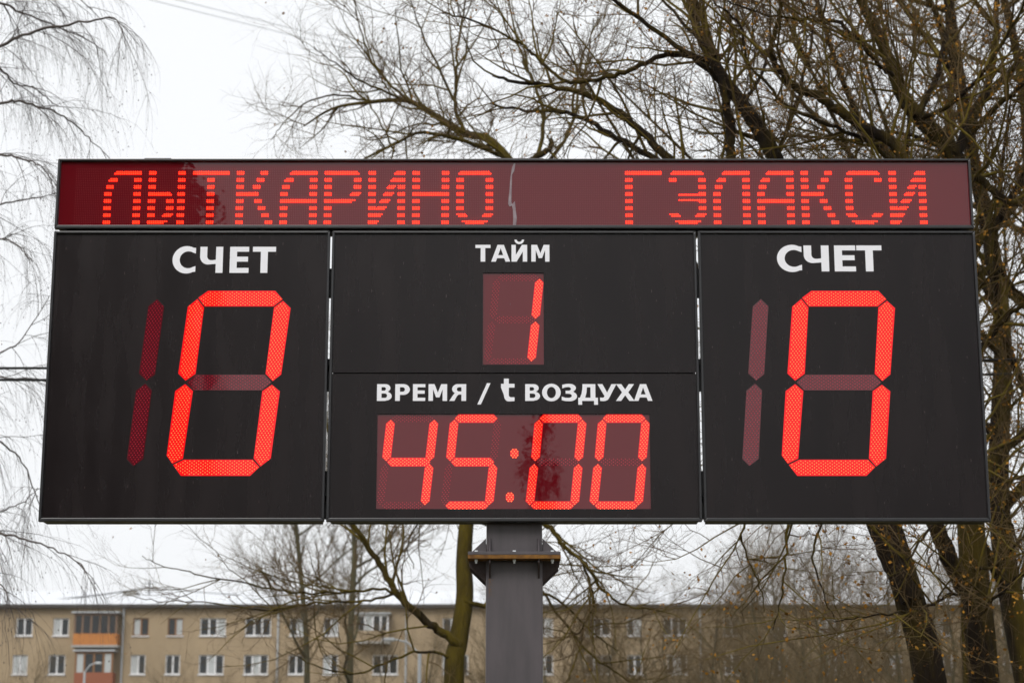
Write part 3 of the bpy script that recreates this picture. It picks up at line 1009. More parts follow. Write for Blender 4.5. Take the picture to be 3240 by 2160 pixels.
# --- double-stemmed dark tree on the far right
YB = 5.2
D_ = Tree(23, dict(LIME, dens=[0, 4.4, 5.2, 6.8, 6.0]))
tr_ = [trunk_base(3125, YB)] + px((3112, 2160), (3092, 1900), (3072, 1650), (3062, 1300), (3045, 900), (3032, 600), (3017, 491), (2914, 379), (2861, 312), (2825, 223), (2776, 103), (2722, 0), (2660, -160), Y=YB, dY=.3)
D_.limb(tr_, 0.135, 0.03, 0, tmin=0.45, dens=1.0)
for pts, r0, r1, Y, dY, dn in (
        (((3050, 1860), (3000, 1760), (2960, 1650), (2925, 1450), (2900, 1150), (2885, 800), (2861, 500), (2740, 410), (2646, 348), (2593, 308), (2512, 272), (2463, 214), (2437, 160), (2455, 90), (2468, 20), (2480, -90)), .075, .009, 5.1, -.9, 1.0),
        (((2890, 900), (2850, 600), (2794, 487), (2691, 424), (2584, 379), (2486, 330), (2432, 272), (2370, 196), (2343, 85), (2267, 13), (2200, -60)), .022, .006, 4.9, -.5, 1.0),
        (((2825, 240), (2776, 200), (2718, 129), (2646, 67), (2588, 67), (2486, 58), (2396, 40), (2300, 0)), .022, .006, 5.1, -.8, 1.0),
        (((3032, 620), (3090, 560), (3160, 620), (3240, 650), (3340, 640)), .04, .02, 5.2, -.3, 1.3),
        (((3040, 850), (3110, 740), (3160, 690), (3240, 560), (3330, 430)), .05, .02, 5.3, .2, 1.3),
        (((3062, 1200), (3120, 1080), (3190, 1000), (3260, 950), (3360, 920)), .03, .012, 5.2, -.5, 1.4),
        (((3070, 1600), (3125, 1490), (3180, 1420), (3240, 1370), (3330, 1320)), .055, .025, 5.2, .2, 1.4),
        (((3050, 1000), (3130, 840), (3200, 900), (3260, 960)), .03, .010, 5.4, .5, 1.4),
        (((3017, 491), (3080, 380), (3129, 250), (3150, 100), (3160, -80)), .05, .02, 5.3, .5, 1.3),
        (((3060, 430), (3130, 360), (3220, 280), (3320, 180)), .03, .014, 5.4, -.4, 1.3),
        (((2900, 370), (2960, 250), (2990, 120), (3010, -60)), .03, .016, 5.3, .6, 1.3),
        (((2914, 379), (3010, 330), (3110, 230), (3200, 90), (3260, -40)), .022, .010, 5.3, -.8, 1.3),
        (((2990, 470), (2890, 430), (2780, 420), (2700, 470)), .022, .008, 5.2, .6, 1.3),
        (((3080, 1880), (3010, 1880), (2940, 1915), (2850, 1935), (2740, 1950), (2640, 1960)), .014, .004, 4.9, -1.6, 1.2),
        (((3085, 1800), (3150, 1790), (3240, 1700), (3330, 1650)), .016, .008, 5.0, -.5, 1.2),
        (((3090, 1950), (3160, 1880), (3230, 1820), (3330, 1790)), .016, .008, 5.0, -.9, 1.3),
        (((3072, 1500), (3000, 1600), (2920, 1700), (2860, 1790), (2800, 1840)), .016, .004, 4.9, -1.0, 1.4),
        (((3072, 1400), (3140, 1560), (3200, 1660), (3250, 1780)), .016, .006, 5.1, -.9, 1.4),
):
    D_.limb(px(*pts, Y=Y, dY=dY), r0, r1, 0, dens=dn, tmin=0.1, wob=0.012)
D_.build('forked_tree', tr_[0], 'dark forked tree with tangled branches behind the right panel end', ('bark_dark', 'branch_brown', 'twig_brown', 'leaf_orange'), leaves=(7500, 0.030, 0.015))

# --- slender mossy tree beside the post
YC = 12.0
C_ = Tree(37, dict(LIME, len=[0, 1.35, 0.75, 0.42, 0.24], rad=[0, 0.016, 0.0078, 0.0044, 0.0028], dens=[0, 3.4, 4.6, 6.0, 6.0]))
tr_ = [trunk_base(1445, YC)] + px((1436, 2160), (1450, 2030), (1470, 1890), (1468, 1780), (1475, 1660), (1500, 1400), (1560, 1050), (1650, 740), (1640, 560), (1552, 446), (1470, 421), (1361, 357), (1285, 319), (1157, 325), (1050, 345), (960, 400), Y=YC, dY=1.5)
C_.limb(tr_, 0.125, 0.010, 0, tmin=0.55, dens=1.1)
for pts, r0, r1, Y, dY, dn in (
        (((1452, 2040), (1400, 2000), (1330, 1950), (1260, 1880), (1215, 1810), (1170, 1735), (1110, 1640), (1060, 1500), (1030, 1300)), .055, .018, 12, -.5, .8),
        (((1290, 1905), (1220, 1865), (1100, 1872), (960, 1876), (860, 1860), (740, 1838), (620, 1815), (520, 1790), (450, 1760)), .018, .004, 11.9, -1.0, 1.1),
        (((1250, 1875), (1150, 1900), (1000, 1905), (850, 1930), (760, 1920), (640, 1900), (500, 1900), (400, 1880)), .016, .004, 11.9, 1.2, .8),
        (((1440, 2080), (1330, 2060), (1230, 2090), (1130, 2130), (1020, 2110), (900, 2060)), .018, .005, 12, -1.0, .8),
        (((1470, 1900), (1560, 1920), (1650, 1880), (1760, 1890), (1860, 1990), (1960, 2060)), .03, .006, 12.1, .5, .9),
        (((1490, 1500), (1600, 1560), (1721, 1653), (1757, 1686), (1786, 1732), (1843, 1772), (1892, 1845), (1941, 1894), (2002, 1918), (2100, 1930)), .04, .008, 12, -.6, 1.3),
        (((1843, 1772), (1880, 1900), (1840, 1990), (1800, 2000), (1730, 1985)), .016, .006, 11.8, .6, 1.2),
        (((1480, 1620), (1590, 1700), (1700, 1850), (1850, 2050), (1960, 2130), (2060, 2200)), .022, .008, 12.2, .5, 1.2),
        (((1500, 1400), (1420, 1560), (1330, 1640), (1290, 1720), (1310, 1800)), .018, .005, 12, .5, 1.2),
        (((1640, 560), (1690, 500), (1737, 472), (1745, 440)), .05, .028, 12, .0, .6),
        (((1640, 590), (1600, 500), (1440, 440), (1340, 420), (1220, 470), (1120, 520), (1010, 560)), .032, .008, 12, -1.3, 1.2),
        (((1470, 421), (1440, 330), (1445, 220), (1450, 130), (1470, 20), (1480, -60)), .026, .008, 12.5, .4, 1.2),
        (((1445, 330), (1380, 200), (1330, 90), (1290, -30)), .02, .006, 12.4, .6, 1.2),
        (((1361, 357), (1260, 290), (1180, 200), (1140, 90), (1120, 0)), .022, .005, 12.6, .8, 1.2),
        (((1285, 319), (1150, 260), (1060, 200), (990, 150)), .018, .004, 12.6, -.8, 1.2),
        (((1180, 325), (1060, 300), (960, 330), (890, 400), (860, 440)), .014, .004, 13, -.6, 1.2),
        (((1250, 480), (1210, 400), (1170, 330), (1130, 280)), .014, .004, 12, .6, 1.1),
        (((1660, 620), (1720, 400), (1700, 290), (1660, 200), (1620, 60), (1600, -50)), .03, .008, 12.6, 1.0, 1.2),
        (((1700, 560), (1800, 420), (1830, 300), (1860, 180), (1880, 60)), .028, .007, 12.8, 1.6, 1.2),
):
    C_.limb(px(*pts, Y=Y, dY=dY), r0, r1, 0, dens=dn, tmin=0.1, wob=0.014)
C_.build('slender_tree', tr_[0], 'slender mossy tree standing just behind the scoreboard post', ('bark_moss', 'branch_brown', 'twig_brown', 'leaf_orange'), leaves=(200, 0.04, 0.01))

# --- weeping birch at the left edge
YW = 8.5
W_ = Tree(41, dict(len=[0, 0.9, 0.75, 0.16], rad=[0, 0.0042, 0.0018, 0.0012], dens=[0, 6.5, 12.0, 4.0], seg=[0, 6, 7, 3], wob=[0, .10, .09, .2], trop=[0, -.10, -.28, -.12],
                   lift=[0, -.1, -.35, -.1], ang=(0.35, 1.0), branch_lvl=1))
tb = trunk_base(-330, YW)
W_.limb([tb, tb + Vector((.05, 0, 3)), tb + Vector((-.05, .1, 6)), tb + Vector((.1, 0, 9)), tb + Vector((.1, 0, 12))], .17, .05, 0, spawn=False)
for pts, r0, r1, Y, dY, dn in (
        (((-330, 420), (-120, 230), (0, 147), (89, 107), (214, 78), (286, 65), (348, 54), (379, 80), (400, 150)), .022, .004, 8.5, -.8, 1.0),
        (((-320, 120), (-100, 0), (0, 9), (67, 40), (156, 76), (286, 129), (340, 179)), .018, .004, 8.5, .6, 1.0),
        (((-300, 60), (-60, -70), (100, -60), (220, -20), (290, 30)), .016, .004, 8.6, -.2, 1.1),
        (((-330, 520), (-120, 380), (0, 330), (58, 321), (112, 335), (179, 357), (237, 397), (290, 446), (352, 504)), .02, .004, 8.5, .5, .8),
        (((-330, 600), (-120, 500), (0, 491), (80, 504), (134, 531), (165, 576)), .018, .004, 8.4, -.5, .9),
        (((-320, 350), (-100, 190), (0, 219), (45, 263), (103, 277), (147, 308), (187, 339)), .016, .004, 8.6, .9, .9),
        (((-320, 800), (-120, 690), (0, 647), (89, 629), (178, 612)), .016, .004, 8.6, 1.0, .8),
        (((-330, 1300), (-120, 1190), (0, 1118), (70, 1070), (154, 936)), .014, .004, 8.6, .9, .8),
        (((-320, 900), (-100, 760), (0, 755), (60, 782), (100, 830)), .014, .004, 8.5, -.6, 1.0),
        (((-330, 1230), (-100, 1180), (0, 1192), (80, 1196), (150, 1204)), .012, .004, 8.4, .7, 1.0),
        (((-320, 1420), (-100, 1340), (0, 1400), (70, 1462), (120, 1580), (130, 1640)), .014, .004, 8.5, .6, .9),
        (((-320, 1700), (-100, 1640), (0, 1615), (70, 1590), (120, 1545)), .012, .004, 8.6, 1.0, .8),
        (((-320, 1740), (-100, 1680), (0, 1689), (60, 1698), (149, 1728), (238, 1770), (268, 1802)), .016, .004, 8.3, -.5, 1.0),
        (((-320, 1900), (-100, 1820), (0, 1850), (30, 1920)), .012, .004, 8.3, -.5, .9),
):
    W_.limb(px(*pts, Y=Y, dY=dY), r0, r1, 0, part='branches', dens=dn, tmin=0.25, wob=0.012)
W_.build('weeping_birch', tb, 'weeping birch with thin hanging twigs and catkins at the left panel end', ('bark_birch', 'twig_birch', 'twig_birch', 'twig_birch'), leaves=(1300, 0.017, 0.004, 2.5))


# --- further trees
def free_tree(seed, cfg, base, height, r, lean=(0, 0), fork=0.3, nl=9, spread=0.45):
    t = Tree(seed, cfg)
    rg = t.rg
    b = Vector(base)
    pts = [b]
    for k in range(1, 7):
        f = k / 6
        pts.append(b + Vector((lean[0] * f + rg.gauss(0, .02) * height * f, lean[1] * f + rg.gauss(0, .02) * height * f, height * f)))
    path = t.limb(pts, r, r * 0.16, 0, tmin=fork, dens=0.7)
    n = len(path)
    for i in range(nl):
        f = fork + (0.92 - fork) * (i + rg.random()) / nl
        p = Vector(path[min(n - 1, int(f * (n - 1)))])
        a = rg.uniform(0, 6.283)
        L = height * spread * (1.05 - 0.55 * f) * rg.uniform(.7, 1.2)
        d = Vector((math.cos(a), math.sin(a), 0))
        q = [p]
        for k in range(1, 5):
            g_ = k / 4
            q.append(p + d * L * g_ * 0.8 + UP * L * (0.45 * g_ + 0.35 * g_ * g_) * rg.uniform(.85, 1.15) + Vector((rg.gauss(0, .03), rg.gauss(0, .03), 0)) * L)
        t.limb(q, r * 0.45 * (1.2 - f), r * 0.06, 0, dens=1.0, tmin=0.2)
    return t


THICK = dict(LIME, dens=[0, 2.6, 3.6, 4.6, 4.0], len=[0, 1.9, 1.0, 0.5, 0.26], rad=[0, 0.016, 0.008, 0.005, 0.0034])
b = trunk_base(3090, 12.5)
t = free_tree(51, THICK, b, 13.5, 0.12, (-0.3, 0), 0.36, 12, 0.36)
t.build('bare_tree', b, 'bare tree whose foot is hidden by the dark forked trunk', ('bark_moss', 'branch_brown', 'twig_brown', 'leaf_orange'), leaves=(1200, 0.04, 0.05))
# its foot is hidden by the panels' lower thicket, its crown stands behind the leaning tree
b2 = trunk_base(3330, 9.5)
t2 = free_tree(53, THICK, b2, 12.5, 0.16, (-0.9, 0), 0.22, 16, 0.55)
t2.build('leafy_tree', b2, 'bushy tree still holding brown leaves beyond the dark forked tree', ('bark_dark', 'branch_brown', 'twig_brown', 'leaf_orange'), leaves=(6000, 0.04, 0.05))
b3 = trunk_base(3430, 13.5)
t3 = free_tree(57, THICK, b3, 15.5, 0.14, (-0.9, 0), 0.3, 14, 0.4)
t3.build('tall_tree', b3, 'tall bare tree with scattered brown leaves standing well past the forked trunk', ('bark_moss', 'branch_brown', 'twig_brown', 'leaf_orange'), leaves=(3800, 0.04, 0.05))

FAR = dict(len=[0, 2.6, 1.3, 0.65], rad=[0, 0.028, 0.014, 0.008], dens=[0, 2.2, 3.2, 5.5], seg=[0, 5, 4, 3], wob=[0, .14, .2, .22], trop=[0, .05, .04, .02], lift=[0, .3, .2, .1],
           ang=(0.4, 0.95), branch_lvl=1)
far_mats = ('bark_grey', 'twig_far', 'twig_far', 'leaf_orange')


def copy_tree(root, loc, rz, sxy, label, group=None):
    r = root.copy(); COL.objects.link(r)
    r.location = loc; r.rotation_euler = (0, 0, rz); r.scale = (sxy, sxy, sxy)
    r['label'] = label
    if group: r['group'] = group
    for ch in root.children:
        c = ch.copy(); COL.objects.link(c); c.parent = r
    return r


p0 = P(1003, 2160, 52)
f1 = free_tree(61, FAR, (p0.x, 52, 0), 17, 0.13, (-1.2, 0), 0.28, 12, 0.32)
f1.build('poplar_tree', (p0.x, 52, 0), 'grey bare tree leaning a little, in front of the apartment building', far_mats, sides=(7, 4, 3))
p0 = P(1098, 2160, 50)
f2 = free_tree(67, FAR, (p0.x, 50, 0), 18, 0.14, (-0.1, 0), 0.26, 12, 0.30)
f2.build('poplar_tree', (p0.x, 50, 0), 'straight grey bare tree in front of the apartment building, nearer the slender tree', far_mats, sides=(7, 4, 3))
# thicket of young trees before the building
SHR = dict(FAR, len=[0, 2.0, 1.1, 0.6], dens=[0, 3.0, 3.6, 5.2], rad=[0, 0.026, 0.013, 0.008])
protos = []
for i, sd in enumerate((71, 73, 79)):
    s_ = free_tree(sd, SHR, (0, 0, 0), 8.5, 0.085, (0.3, 0), 0.12, 14, 0.42)
    protos.append(s_)
spots = [  # u, Y, scale, what sets it apart
    (90, 108, .92, 'bare shrub under the windows nearest the birch'), (500, 104, .85, 'bare shrub below the orange balcony'), (660, 100, .75, 'low bare shrub between two ground windows'),
    (845, 92, .8, 'bare young tree left of the poplars before the building'), (1215, 80, .9, 'bare young tree between poplar and slender trunk'),
    (1560, 62, 1.0, 'bare young tree hidden behind the post'), (1790, 66, 1.0, 'bare young tree right beside the post foot'), (1960, 72, 1.05, 'bare young tree before the far windows right of the post'),
    (2160, 82, 1.0, 'bare young tree before the pale double window'), (2330, 66, 1.12, 'dense bare tree in the thicket beneath the right panel gap'),
    (2480, 60, 1.2, 'tallest bare tree of the thicket beneath the right panel'), (2640, 64, 1.15, 'dense bare tree in the thicket beside the leaning trunk'),
    (2790, 72, 1.15, 'bare tree of the thicket behind the leaning trunk'), (2990, 70, 1.1, 'bare tree of the thicket between both dark trunks'), (3190, 66, 1.1, 'bare tree of the thicket right of the forked trunk'),
]
more = ((1345, 70, .95, 'right of the slender trunk foot'), (1730, 44, .95, 'close beside the post'), (1850, 52, 1.0, 'below the drooping mossy branch'), (1910, 40, .82, 'low in front of its neighbours'),
        (2050, 50, 1.0, 'before the far double window'), (2110, 60, 1.1, 'taller than those beside it'), (2240, 46, .95, 'under the panel gap'), (2290, 54, 1.05, 'just past the panel gap'),
        (2400, 44, 1.0, 'below the hanging branches'), (2430, 70, 1.25, 'topping the roof line'), (2550, 48, 1.05, 'in the thickest part'), (2600, 38, .85, 'low and bushy'), (2700, 50, 1.0, 'touching the leaning trunk'),
        (2850, 46, 1.0, 'half behind the leaning trunk'), (3020, 44, .95, 'half behind the forked trunk'), (3130, 52, 1.05, 'past the forked trunk'), (3230, 44, 1.0, 'at the end of the thicket'),
        (700, 84, .72, 'left of the poplars'), (1050, 76, .8, 'between the two poplars'), (330, 106, .62, 'under the red balcony'), (10, 100, .8, 'under the birch'))
for u, Y, sc_, lab in more:
    spots.append((u, Y, sc_ * .9, 'fine brown young tree of the undergrowth ' + lab))
built = {}
for i, (u, Y, sc_, lab) in enumerate(spots):
    k = i % 3
    p0 = P(u, 2160, Y)
    loc = Vector((p0.x, Y, 0))
    if 1700 < u < 2320: sc_ *= .86
    if k not in built:
        built[k] = protos[k].build('young_tree', (0, 0, 0), lab, ('bark_grey', 'twig_far', 'twig_far', 'leaf_orange'), 'young trees in front of the apartment building', sides=(6, 4, 3))
        r = built[k]
        r.location = loc; r.scale = (sc_, sc_, sc_)
    else:
        copy_tree(built[k], loc, 2.1 * i, sc_, lab)

# ------------------------------------------------------------------ apartment building in the distance
YH = 128.0
SPX = (YH + DIST) / F                                  # metres per pixel there, roughly
bx = lambda u: P(u, 2000, YH).x
bz = lambda v: P(1620, v, YH).z
EAVE = bz(1922)
WX0, WX1 = bx(-700), bx(3900)
bld = empty('apartment_building', ((WX0 + WX1) / 2, YH, 0), 'long pale brick apartment building with flat eaves far behind the scoreboard', 'building')
row1 = [(50, 102, 'w2'), (167, 217, 'w2'), (420, 470, 'br'), (530, 579, 'br'), (632, 714, 'w3'), (775, 857, 'w3'), (917, 964, 'w2'), (1023, 1071, 'w2'),
        (1400, 1482, 'w3'), (1560, 1610, 'w2'), (1700, 1750, 'w2'), (1850, 1932, 'w3'), (1984, 2030, 'w2'), (2100, 2174, 'w3'), (2290, 2340, 'w2'), (2440, 2490, 'w2'), (2590, 2670, 'w3'),
        (2800, 2850, 'w2'), (2930, 3010, 'w3'), (3170, 3220, 'w2'), (-130, -60, 'w2'), (3330, 3400, 'w3')]
row2 = [(45, 92, 'w2'), (158, 211, 'w2'), (283, 345, 'w3'), (417, 464, 'w2'), (527, 573, 'w2'), (632, 711, 'w3'), (774, 851, 'w3'), (914, 964, 'w2'), (1024, 1071, 'w2'),
        (1180, 1260, 'w3'), (1400, 1482, 'w3'), (1560, 1610, 'w2'), (1700, 1750, 'w2'), (1850, 1932, 'w3'), (1984, 2030, 'w2'), (2110, 2172, 'w3'), (2290, 2340, 'w2'), (2440, 2490, 'w2'),
        (2590, 2670, 'w3'), (2800, 2850, 'w2'), (2930, 3010, 'w3'), (3170, 3220, 'w2'), (-130, -60, 'w2'), (3330, 3400, 'w3')]
holes = []
wins = []
for row, vt, vb in ((row1, 1954, 2010), (row2, 2070, 2132)):
    for u0, u1, k in row:
        h = (bx(u0), bx(u1), bz(vb), bz(vt))
        holes.append(h); wins.append((h, k))
wall = face_with_holes(WX0, WX1, 0.0, EAVE, holes, YH, 0.35)
wall.quad((WX0, YH, 0), (WX0, YH, EAVE), (WX0, YH + 12, EAVE), (WX0, YH + 12, 0))
wall.quad((WX1, YH, 0), (WX1, YH + 12, 0), (WX1, YH + 12, EAVE), (WX1, YH, EAVE))
wall.quad((WX1, YH + 12, 0), (WX0, YH + 12, 0), (WX0, YH + 12, EAVE), (WX1, YH + 12, EAVE))
wall.build('wall', M['brick_pale'], bld)
rgw = random.Random(9)
for (x0, x1, z0, z1), k in wins:
    fm = M['window_brown'] if k == 'br' else M['window_white']
    n = 3 if k == 'w3' else 2
    fy = YH + 0.10
    t = 0.08
    mb = MB()
    mb.box(x0, x1, fy, fy + .08, z0, z0 + t); mb.box(x0, x1, fy, fy + .08, z1 - t, z1)
    mb.box(x0, x0 + t, fy, fy + .08, z0 + t, z1 - t); mb.box(x1 - t, x1, fy, fy + .08, z0 + t, z1 - t)
    ww = (x1 - x0 - 2 * t) / n
    for j in range(1, n):
        c = x0 + t + ww * j
        mb.box(c - t * .75, c + t * .75, fy - .004, fy + .08, z0 + t, z1 - t)
    w_ = mb.build('window', fm, bld)
    for j in range(n):
        a, b_ = x0 + t + ww * j, x0 + t + ww * (j + 1)
        mb = MB(); mb.quad((a, fy + .05, z0 + t), (b_, fy + .05, z0 + t), (b_, fy + .05, z1 - t), (a, fy + .05, z1 - t))
        mb.build('pane', M['curtain'] if rgw.random() < 0.17 else M['pane'], w_)
    mb = MB(); mb.box(x0 - .06, x1 + .06, YH - .10, YH + .12, z0 - .07, z0 - .002)
    mb.build('window_sill', M['window_white'], w_)
# eave, pale low roof, chimneys, mast
mb = MB(); mb.box(WX0 - .3, WX1 + .3, YH - .55, YH + 12.5, EAVE, EAVE + .22)
mb.build('eave', M['eave'], bld)
mb = MB()
za, zr = EAVE + .24, EAVE + 1.75
mb.quad((WX0 - .35, YH - .6, za), (WX1 + .35, YH - .6, za), (WX1 + .35, YH + 6, zr), (WX0 - .35, YH + 6, zr))
mb.quad((WX0 - .35, YH + 6, zr), (WX1 + .35, YH + 6, zr), (WX1 + .35, YH + 12.6, za), (WX0 - .35, YH + 12.6, za))
for X in (WX0 - .35, WX1 + .35):
    mb.poly([(X, YH - .6, za), (X, YH + 6, zr), (X, YH + 12.6, za)])
mb.quad((WX0 - .35, YH - .6, za - .02), (WX1 + .35, YH - .6, za - .02), (WX1 + .35, YH - .6, za), (WX0 - .35, YH - .6, za))
roof = mb.build('roof', M['roof_pale'], bld)
for u0, u1, v in ((393, 432, 1876), (545, 562, 1905), (2185, 2222, 1880), (1690, 1730, 1880), (2900, 2940, 1880)):
    x0, x1 = P(u0, 1900, YH + 4).x, P(u1, 1900, YH + 4).x
    mb = MB(); mb.box(x0, x1, YH + 3.6, YH + 4.6, EAVE + .6, P(u0, v, YH + 4).z)
    mb.box(x0 - .06, x1 + .06, YH + 3.52, YH + 4.68, P(u0, v, YH + 4).z, P(u0, v, YH + 4).z + .14)
    mb.build('chimney', M['concrete'], roof)
m0 = P(470, 1915, YH + 4)
mb = MB(); mb.tube([(m0.x, YH + 4, EAVE + .5), (m0.x, YH + 4, P(470, 1834, YH + 4).z)], .05, 6)
zt_ = P(470, 1845, YH + 4).z
for k in range(3):
    mb.box(m0.x - .5 + .1 * k, m0.x + .5 - .1 * k, YH + 3.97, YH + 4.03, zt_ - .3 * k - .02, zt_ - .3 * k + .02)
mb.build('antenna_mast', M['cable'], roof)


def balcony(u0, u1, v0, vmid, v1, front_mat, frame_mat, n):
    x0, x1 = bx(u0), bx(u1)
    z0, zm, z1 = bz(v1), bz(vmid), bz(v0)
    y0 = YH - 1.1
    mb = MB(); mb.box(x0, x1, y0, y0 + .06, z0, zm); mb.box(x0, x0 + .06, y0 + .06, YH, z0, zm); mb.box(x1 - .06, x1, y0 + .06, YH, z0, zm)
    bal = mb.build('balcony', front_mat, bld)
    mb = MB(); mb.box(x0 - .1, x1 + .1, y0 - .05, YH, z0 - .16, z0 - .002)
    mb.build('balcony_slab', M['concrete'], bal)
    mb = MB(); mb.box(x0 - .15, x1 + .15, y0 - .2, YH, z1, z1 + .1)
    mb.build('balcony_roof', M['galvanised'], bal)
    w_ = (x1 - x0) / n
    mb = MB()
    for j in range(n + 1):
        c = min(max(x0 + w_ * j, x0 + .07), x1 - .07)
        mb.box(c - .07, c + .07, y0 - .003, y0 + .07, zm + .002, z1 - .002)
    mb.box(x0, x1, y0 + .002, y0 + .06, z1 - .16, z1 - .004)
    mb.build('balcony_frame', frame_mat, bal)
    for j in range(n):
        mb = MB(); mb.quad((x0 + w_ * j, y0 + .04, zm), (x0 + w_ * (j + 1), y0 + .04, zm), (x0 + w_ * (j + 1), y0 + .04, z1), (x0 + w_ * j, y0 + .04, z1))
        mb.build('pane', M['curtain'] if rgw.random() < .25 else M['pane'], bal)


for u in (390, 880, 1285, 2215, 2720):
    mb = MB(); mb.tube([(bx(u), YH - .12, 0), (bx(u), YH - .12, EAVE - .02)], .07, 6)
    mb.build('drain_pipe', M['galvanised'], bld)
balcony(243, 380, 1942, 2006, 2042, M['balcony_orange'], M['balcony_wood'], 5)
balcony(252, 372, 2062, 2128, 2170, M['balcony_red'], M['window_brown'], 4)
balcony(1133, 1232, 1945, 1997, 2030, M['brick_pale'], M['window_white'], 4)

# ------------------------------------------------------------------ wires and lamps
def cable(label, pts, r, mat, sag=0.0, group=None):
    mb = MB()
    a, b_ = Vector(pts[0]), Vector(pts[1])
    q = []
    for k in range(33):
        f = k / 32
        p = a.lerp(b_, f); p.z -= sag * 4 * f * (1 - f)
        q.append(tuple(p))
    mb.tube(q, r, 6)
    tag(mb.build('cable', M[mat], smooth=True), label, 'cable', group)


a, b_ = P(0, 963, 6.5), P(3240, 936, 6.5)
d_ = (b_ - a)
cable('upper black overhead cable passing behind the panels', (a - d_ * 2.2, b_ + d_ * 2.2), .012, 'cable', .6)
a, b_ = P(0, 985, 6.8), P(3240, 1003, 6.8)
cable('lower black overhead cable seen beside the dark forked tree', (a - d_ * 2.2, b_ + d_ * 2.2), .012, 'cable', .6)
a, b_ = P(520, -10, 60), P(860, 75, 60)
d_ = b_ - a
for k, lab in enumerate(('upper faint grey wire crossing the pale sky', 'lower faint grey wire crossing the pale sky')):
    o_ = Vector((0, 0, -.28 * k))
    cable(lab, (a - d_ * 8 + o_, b_ + d_ * 1.5 + o_), .012, 'wire_grey')
a, b_ = P(-400, 1905, YH - 2), P(470, 1858, YH + 4)
cable('sagging roof wire tied to the antenna mast', (a, b_), .05, 'cable', .55)
a, b_ = P(470, 1858, YH + 4), P(1700, 1890, YH + 4)
cable('thin roof wire running from the antenna mast along the ridge', (a, b_), .03, 'cable', .5)


def lamp(u, vtop, Y, arm, label):
    p = P(u, vtop, Y)
    root = empty('street_lamp', (p.x, Y, 0), label, 'street lamp')
    mb = MB(); mb.tube([(p.x, Y, 0), (p.x, Y, p.z)], [.09, .06], 8)
    mb.build('pole', M['galvanised'], root)
    mb = MB(); mb.tube([(p.x, Y, p.z - .05), (p.x + arm * .5, Y, p.z + .35), (p.x + arm, Y, p.z + .45)], .035, 6)
    mb.build('arm', M['galvanised'], root)
    x0, x1 = sorted((p.x + arm, p.x + arm * 1.5))
    mb = MB(); mb.box(x0, x1, Y - .12, Y + .12, p.z + .38, p.z + .50)
    mb.build('lamp_head', M['galvanised'], root, bevel=.03)


lamp(268, 2122, 96, .6, 'small grey street lamp before the building under the red balcony')
lamp(1328, 2062, 58, -.9, 'pale street lamp between the poplars and the slender tree')

# ------------------------------------------------------------------ what stands behind the viewer (mirrored in the acrylic)
ZR_ = -40.0
ex = -1.70 * (1 + 53 / 9.9)                           # near corner of the brick block
blk = empty('brick_block', (ex - 12, ZR_ - 6, 0), 'dark red brick apartment block mirrored in the left end of the header', 'building')
hs_ = []
for fl in range(6):
    for cI in range(7):
        hs_.append((ex - 3.2 - cI * 3.3, ex - 1.7 - cI * 3.3, 1.2 + fl * 3.0, 2.7 + fl * 3.0))
wm = face_with_holes(-(ex), -(ex - 24), 0, 20.5, [(-b1, -a1, c1, d1) for a1, b1, c1, d1 in hs_], 0, .2)
wm.v = [(-x, ZR_ - y, z) for x, y, z in wm.v]
wm.box(ex - 24, ex, ZR_ - 13, ZR_ - .3, .01, 20.4)
wm.build('wall', M['brick_red'], blk)
for a1, b1, c1, d1 in hs_:
    mb = MB(); mb.box(a1, b1, ZR_ - .28, ZR_ - .16, c1, d1)
    mb.build('window', M['pane'], blk)
mb = MB(); mb.box(ex - 24.3, ex + .3, ZR_ - 13.3, ZR_ + .3, 20.5, 20.8)
mb.build('roof', M['eave'], blk)


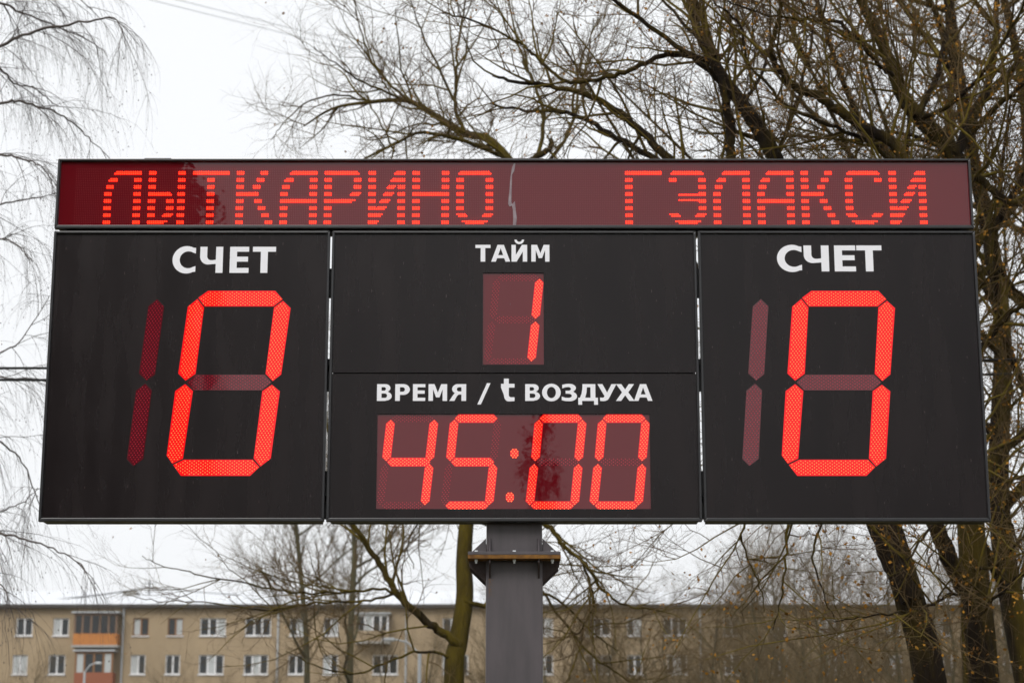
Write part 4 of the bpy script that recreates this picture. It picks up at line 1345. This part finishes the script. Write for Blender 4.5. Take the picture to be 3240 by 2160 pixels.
def conifer(x, y, h, w, seed, label):
    rg = random.Random(seed)
    root = empty('conifer_tree', (x, y, 0), label, 'tree', 'trees mirrored in the acrylic')
    mb = MB(); mb.tube([(x, y, 0), (x, y, h * .96)], [.16, .02], 7)
    mb.build('trunk', M['bark_dark'], root)
    v, f = [], []
    for k in range(int(h * 70 * max(1.3, w))):
        z = h * (0.12 + .88 * rg.random() ** 0.9)
        r = w * (1 - z / h) ** .8 * rg.uniform(.2, 1.0) + .05
        a_ = rg.uniform(0, 6.283)
        p = Vector((x + r * math.cos(a_), y + r * math.sin(a_), z - r * .25))
        d = Vector((math.cos(a_), math.sin(a_), rg.uniform(-.5, .3)))
        s_ = d.cross(UP).normalized() * rg.uniform(.05, .12)
        l_ = rg.uniform(.25, .55)
        i = len(v)
        v += [tuple(p - s_ - d * l_ * .5), tuple(p + s_ - d * l_ * .5), tuple(p + s_ * .4 + d * l_ * .5), tuple(p - s_ * .4 + d * l_ * .5)]
        f.append((i, i + 1, i + 2, i + 3))
    tag(link('foliage', mesh_np('foliage', np.array(v), np.array(f), False), M['conifer'], root), kind='stuff')


conifer(.75, -38, 10.8, 1.5, 5, 'narrow dark conifer mirrored in the clock window')
conifer(-4.2, -38, 6.2, 1.9, 6, 'broad low conifer mirrored in the corner of the clock window')
conifer(4.3, -38, 6.6, 1.7, 8, 'low conifer mirrored at the other clock window end')
conifer(-7.0, -33, 14.9, 0.8, 9, 'tall conifer mirrored beside the header block edge')
conifer(10.8, -40, 12.5, 2.6, 12, 'broad unseen conifer added to darken the right score panel')  # from here on: unseen conifers added so the right panel reflects darker
conifer(14.5, -42, 15.5, 3.0, 13, 'tallest unseen conifer added to darken the right score panel')
conifer(18.5, -41, 14.0, 3.0, 14, 'outermost unseen conifer added to darken the right score panel')
for k, (cx_, cy_, ch_) in enumerate(((12.5, -38, 13.0), (16.5, -38, 16.0))):  # two more, added to deepen that dark reflection
    conifer(cx_, cy_, ch_, 3.2, 20 + k, ('dense unseen conifer added to darken the lower right score panel', 'dense tall unseen conifer added to darken the right panel edge')[k])

# ------------------------------------------------------------------ thin mist
hz = MB(); hz.box(-170, 170, -75, 165, -1, 32)
hm = bpy.data.materials.new('haze'); hm.use_nodes = True
hm.node_tree.nodes.remove(hm.node_tree.nodes['Principled BSDF'])
pv = hm.node_tree.nodes.new('ShaderNodeVolumePrincipled')
pv.inputs['Color'].default_value = (.96, .965, .975, 1)
pv.inputs['Density'].default_value = 0.00022
hm.node_tree.links.new(pv.outputs[0], hm.node_tree.nodes['Material Output'].inputs['Volume'])
tag(hz.build('haze', hm), 'thin pale autumn mist lying over the whole park', 'haze', kind='stuff')
sc.cycles.volume_bounces = 1
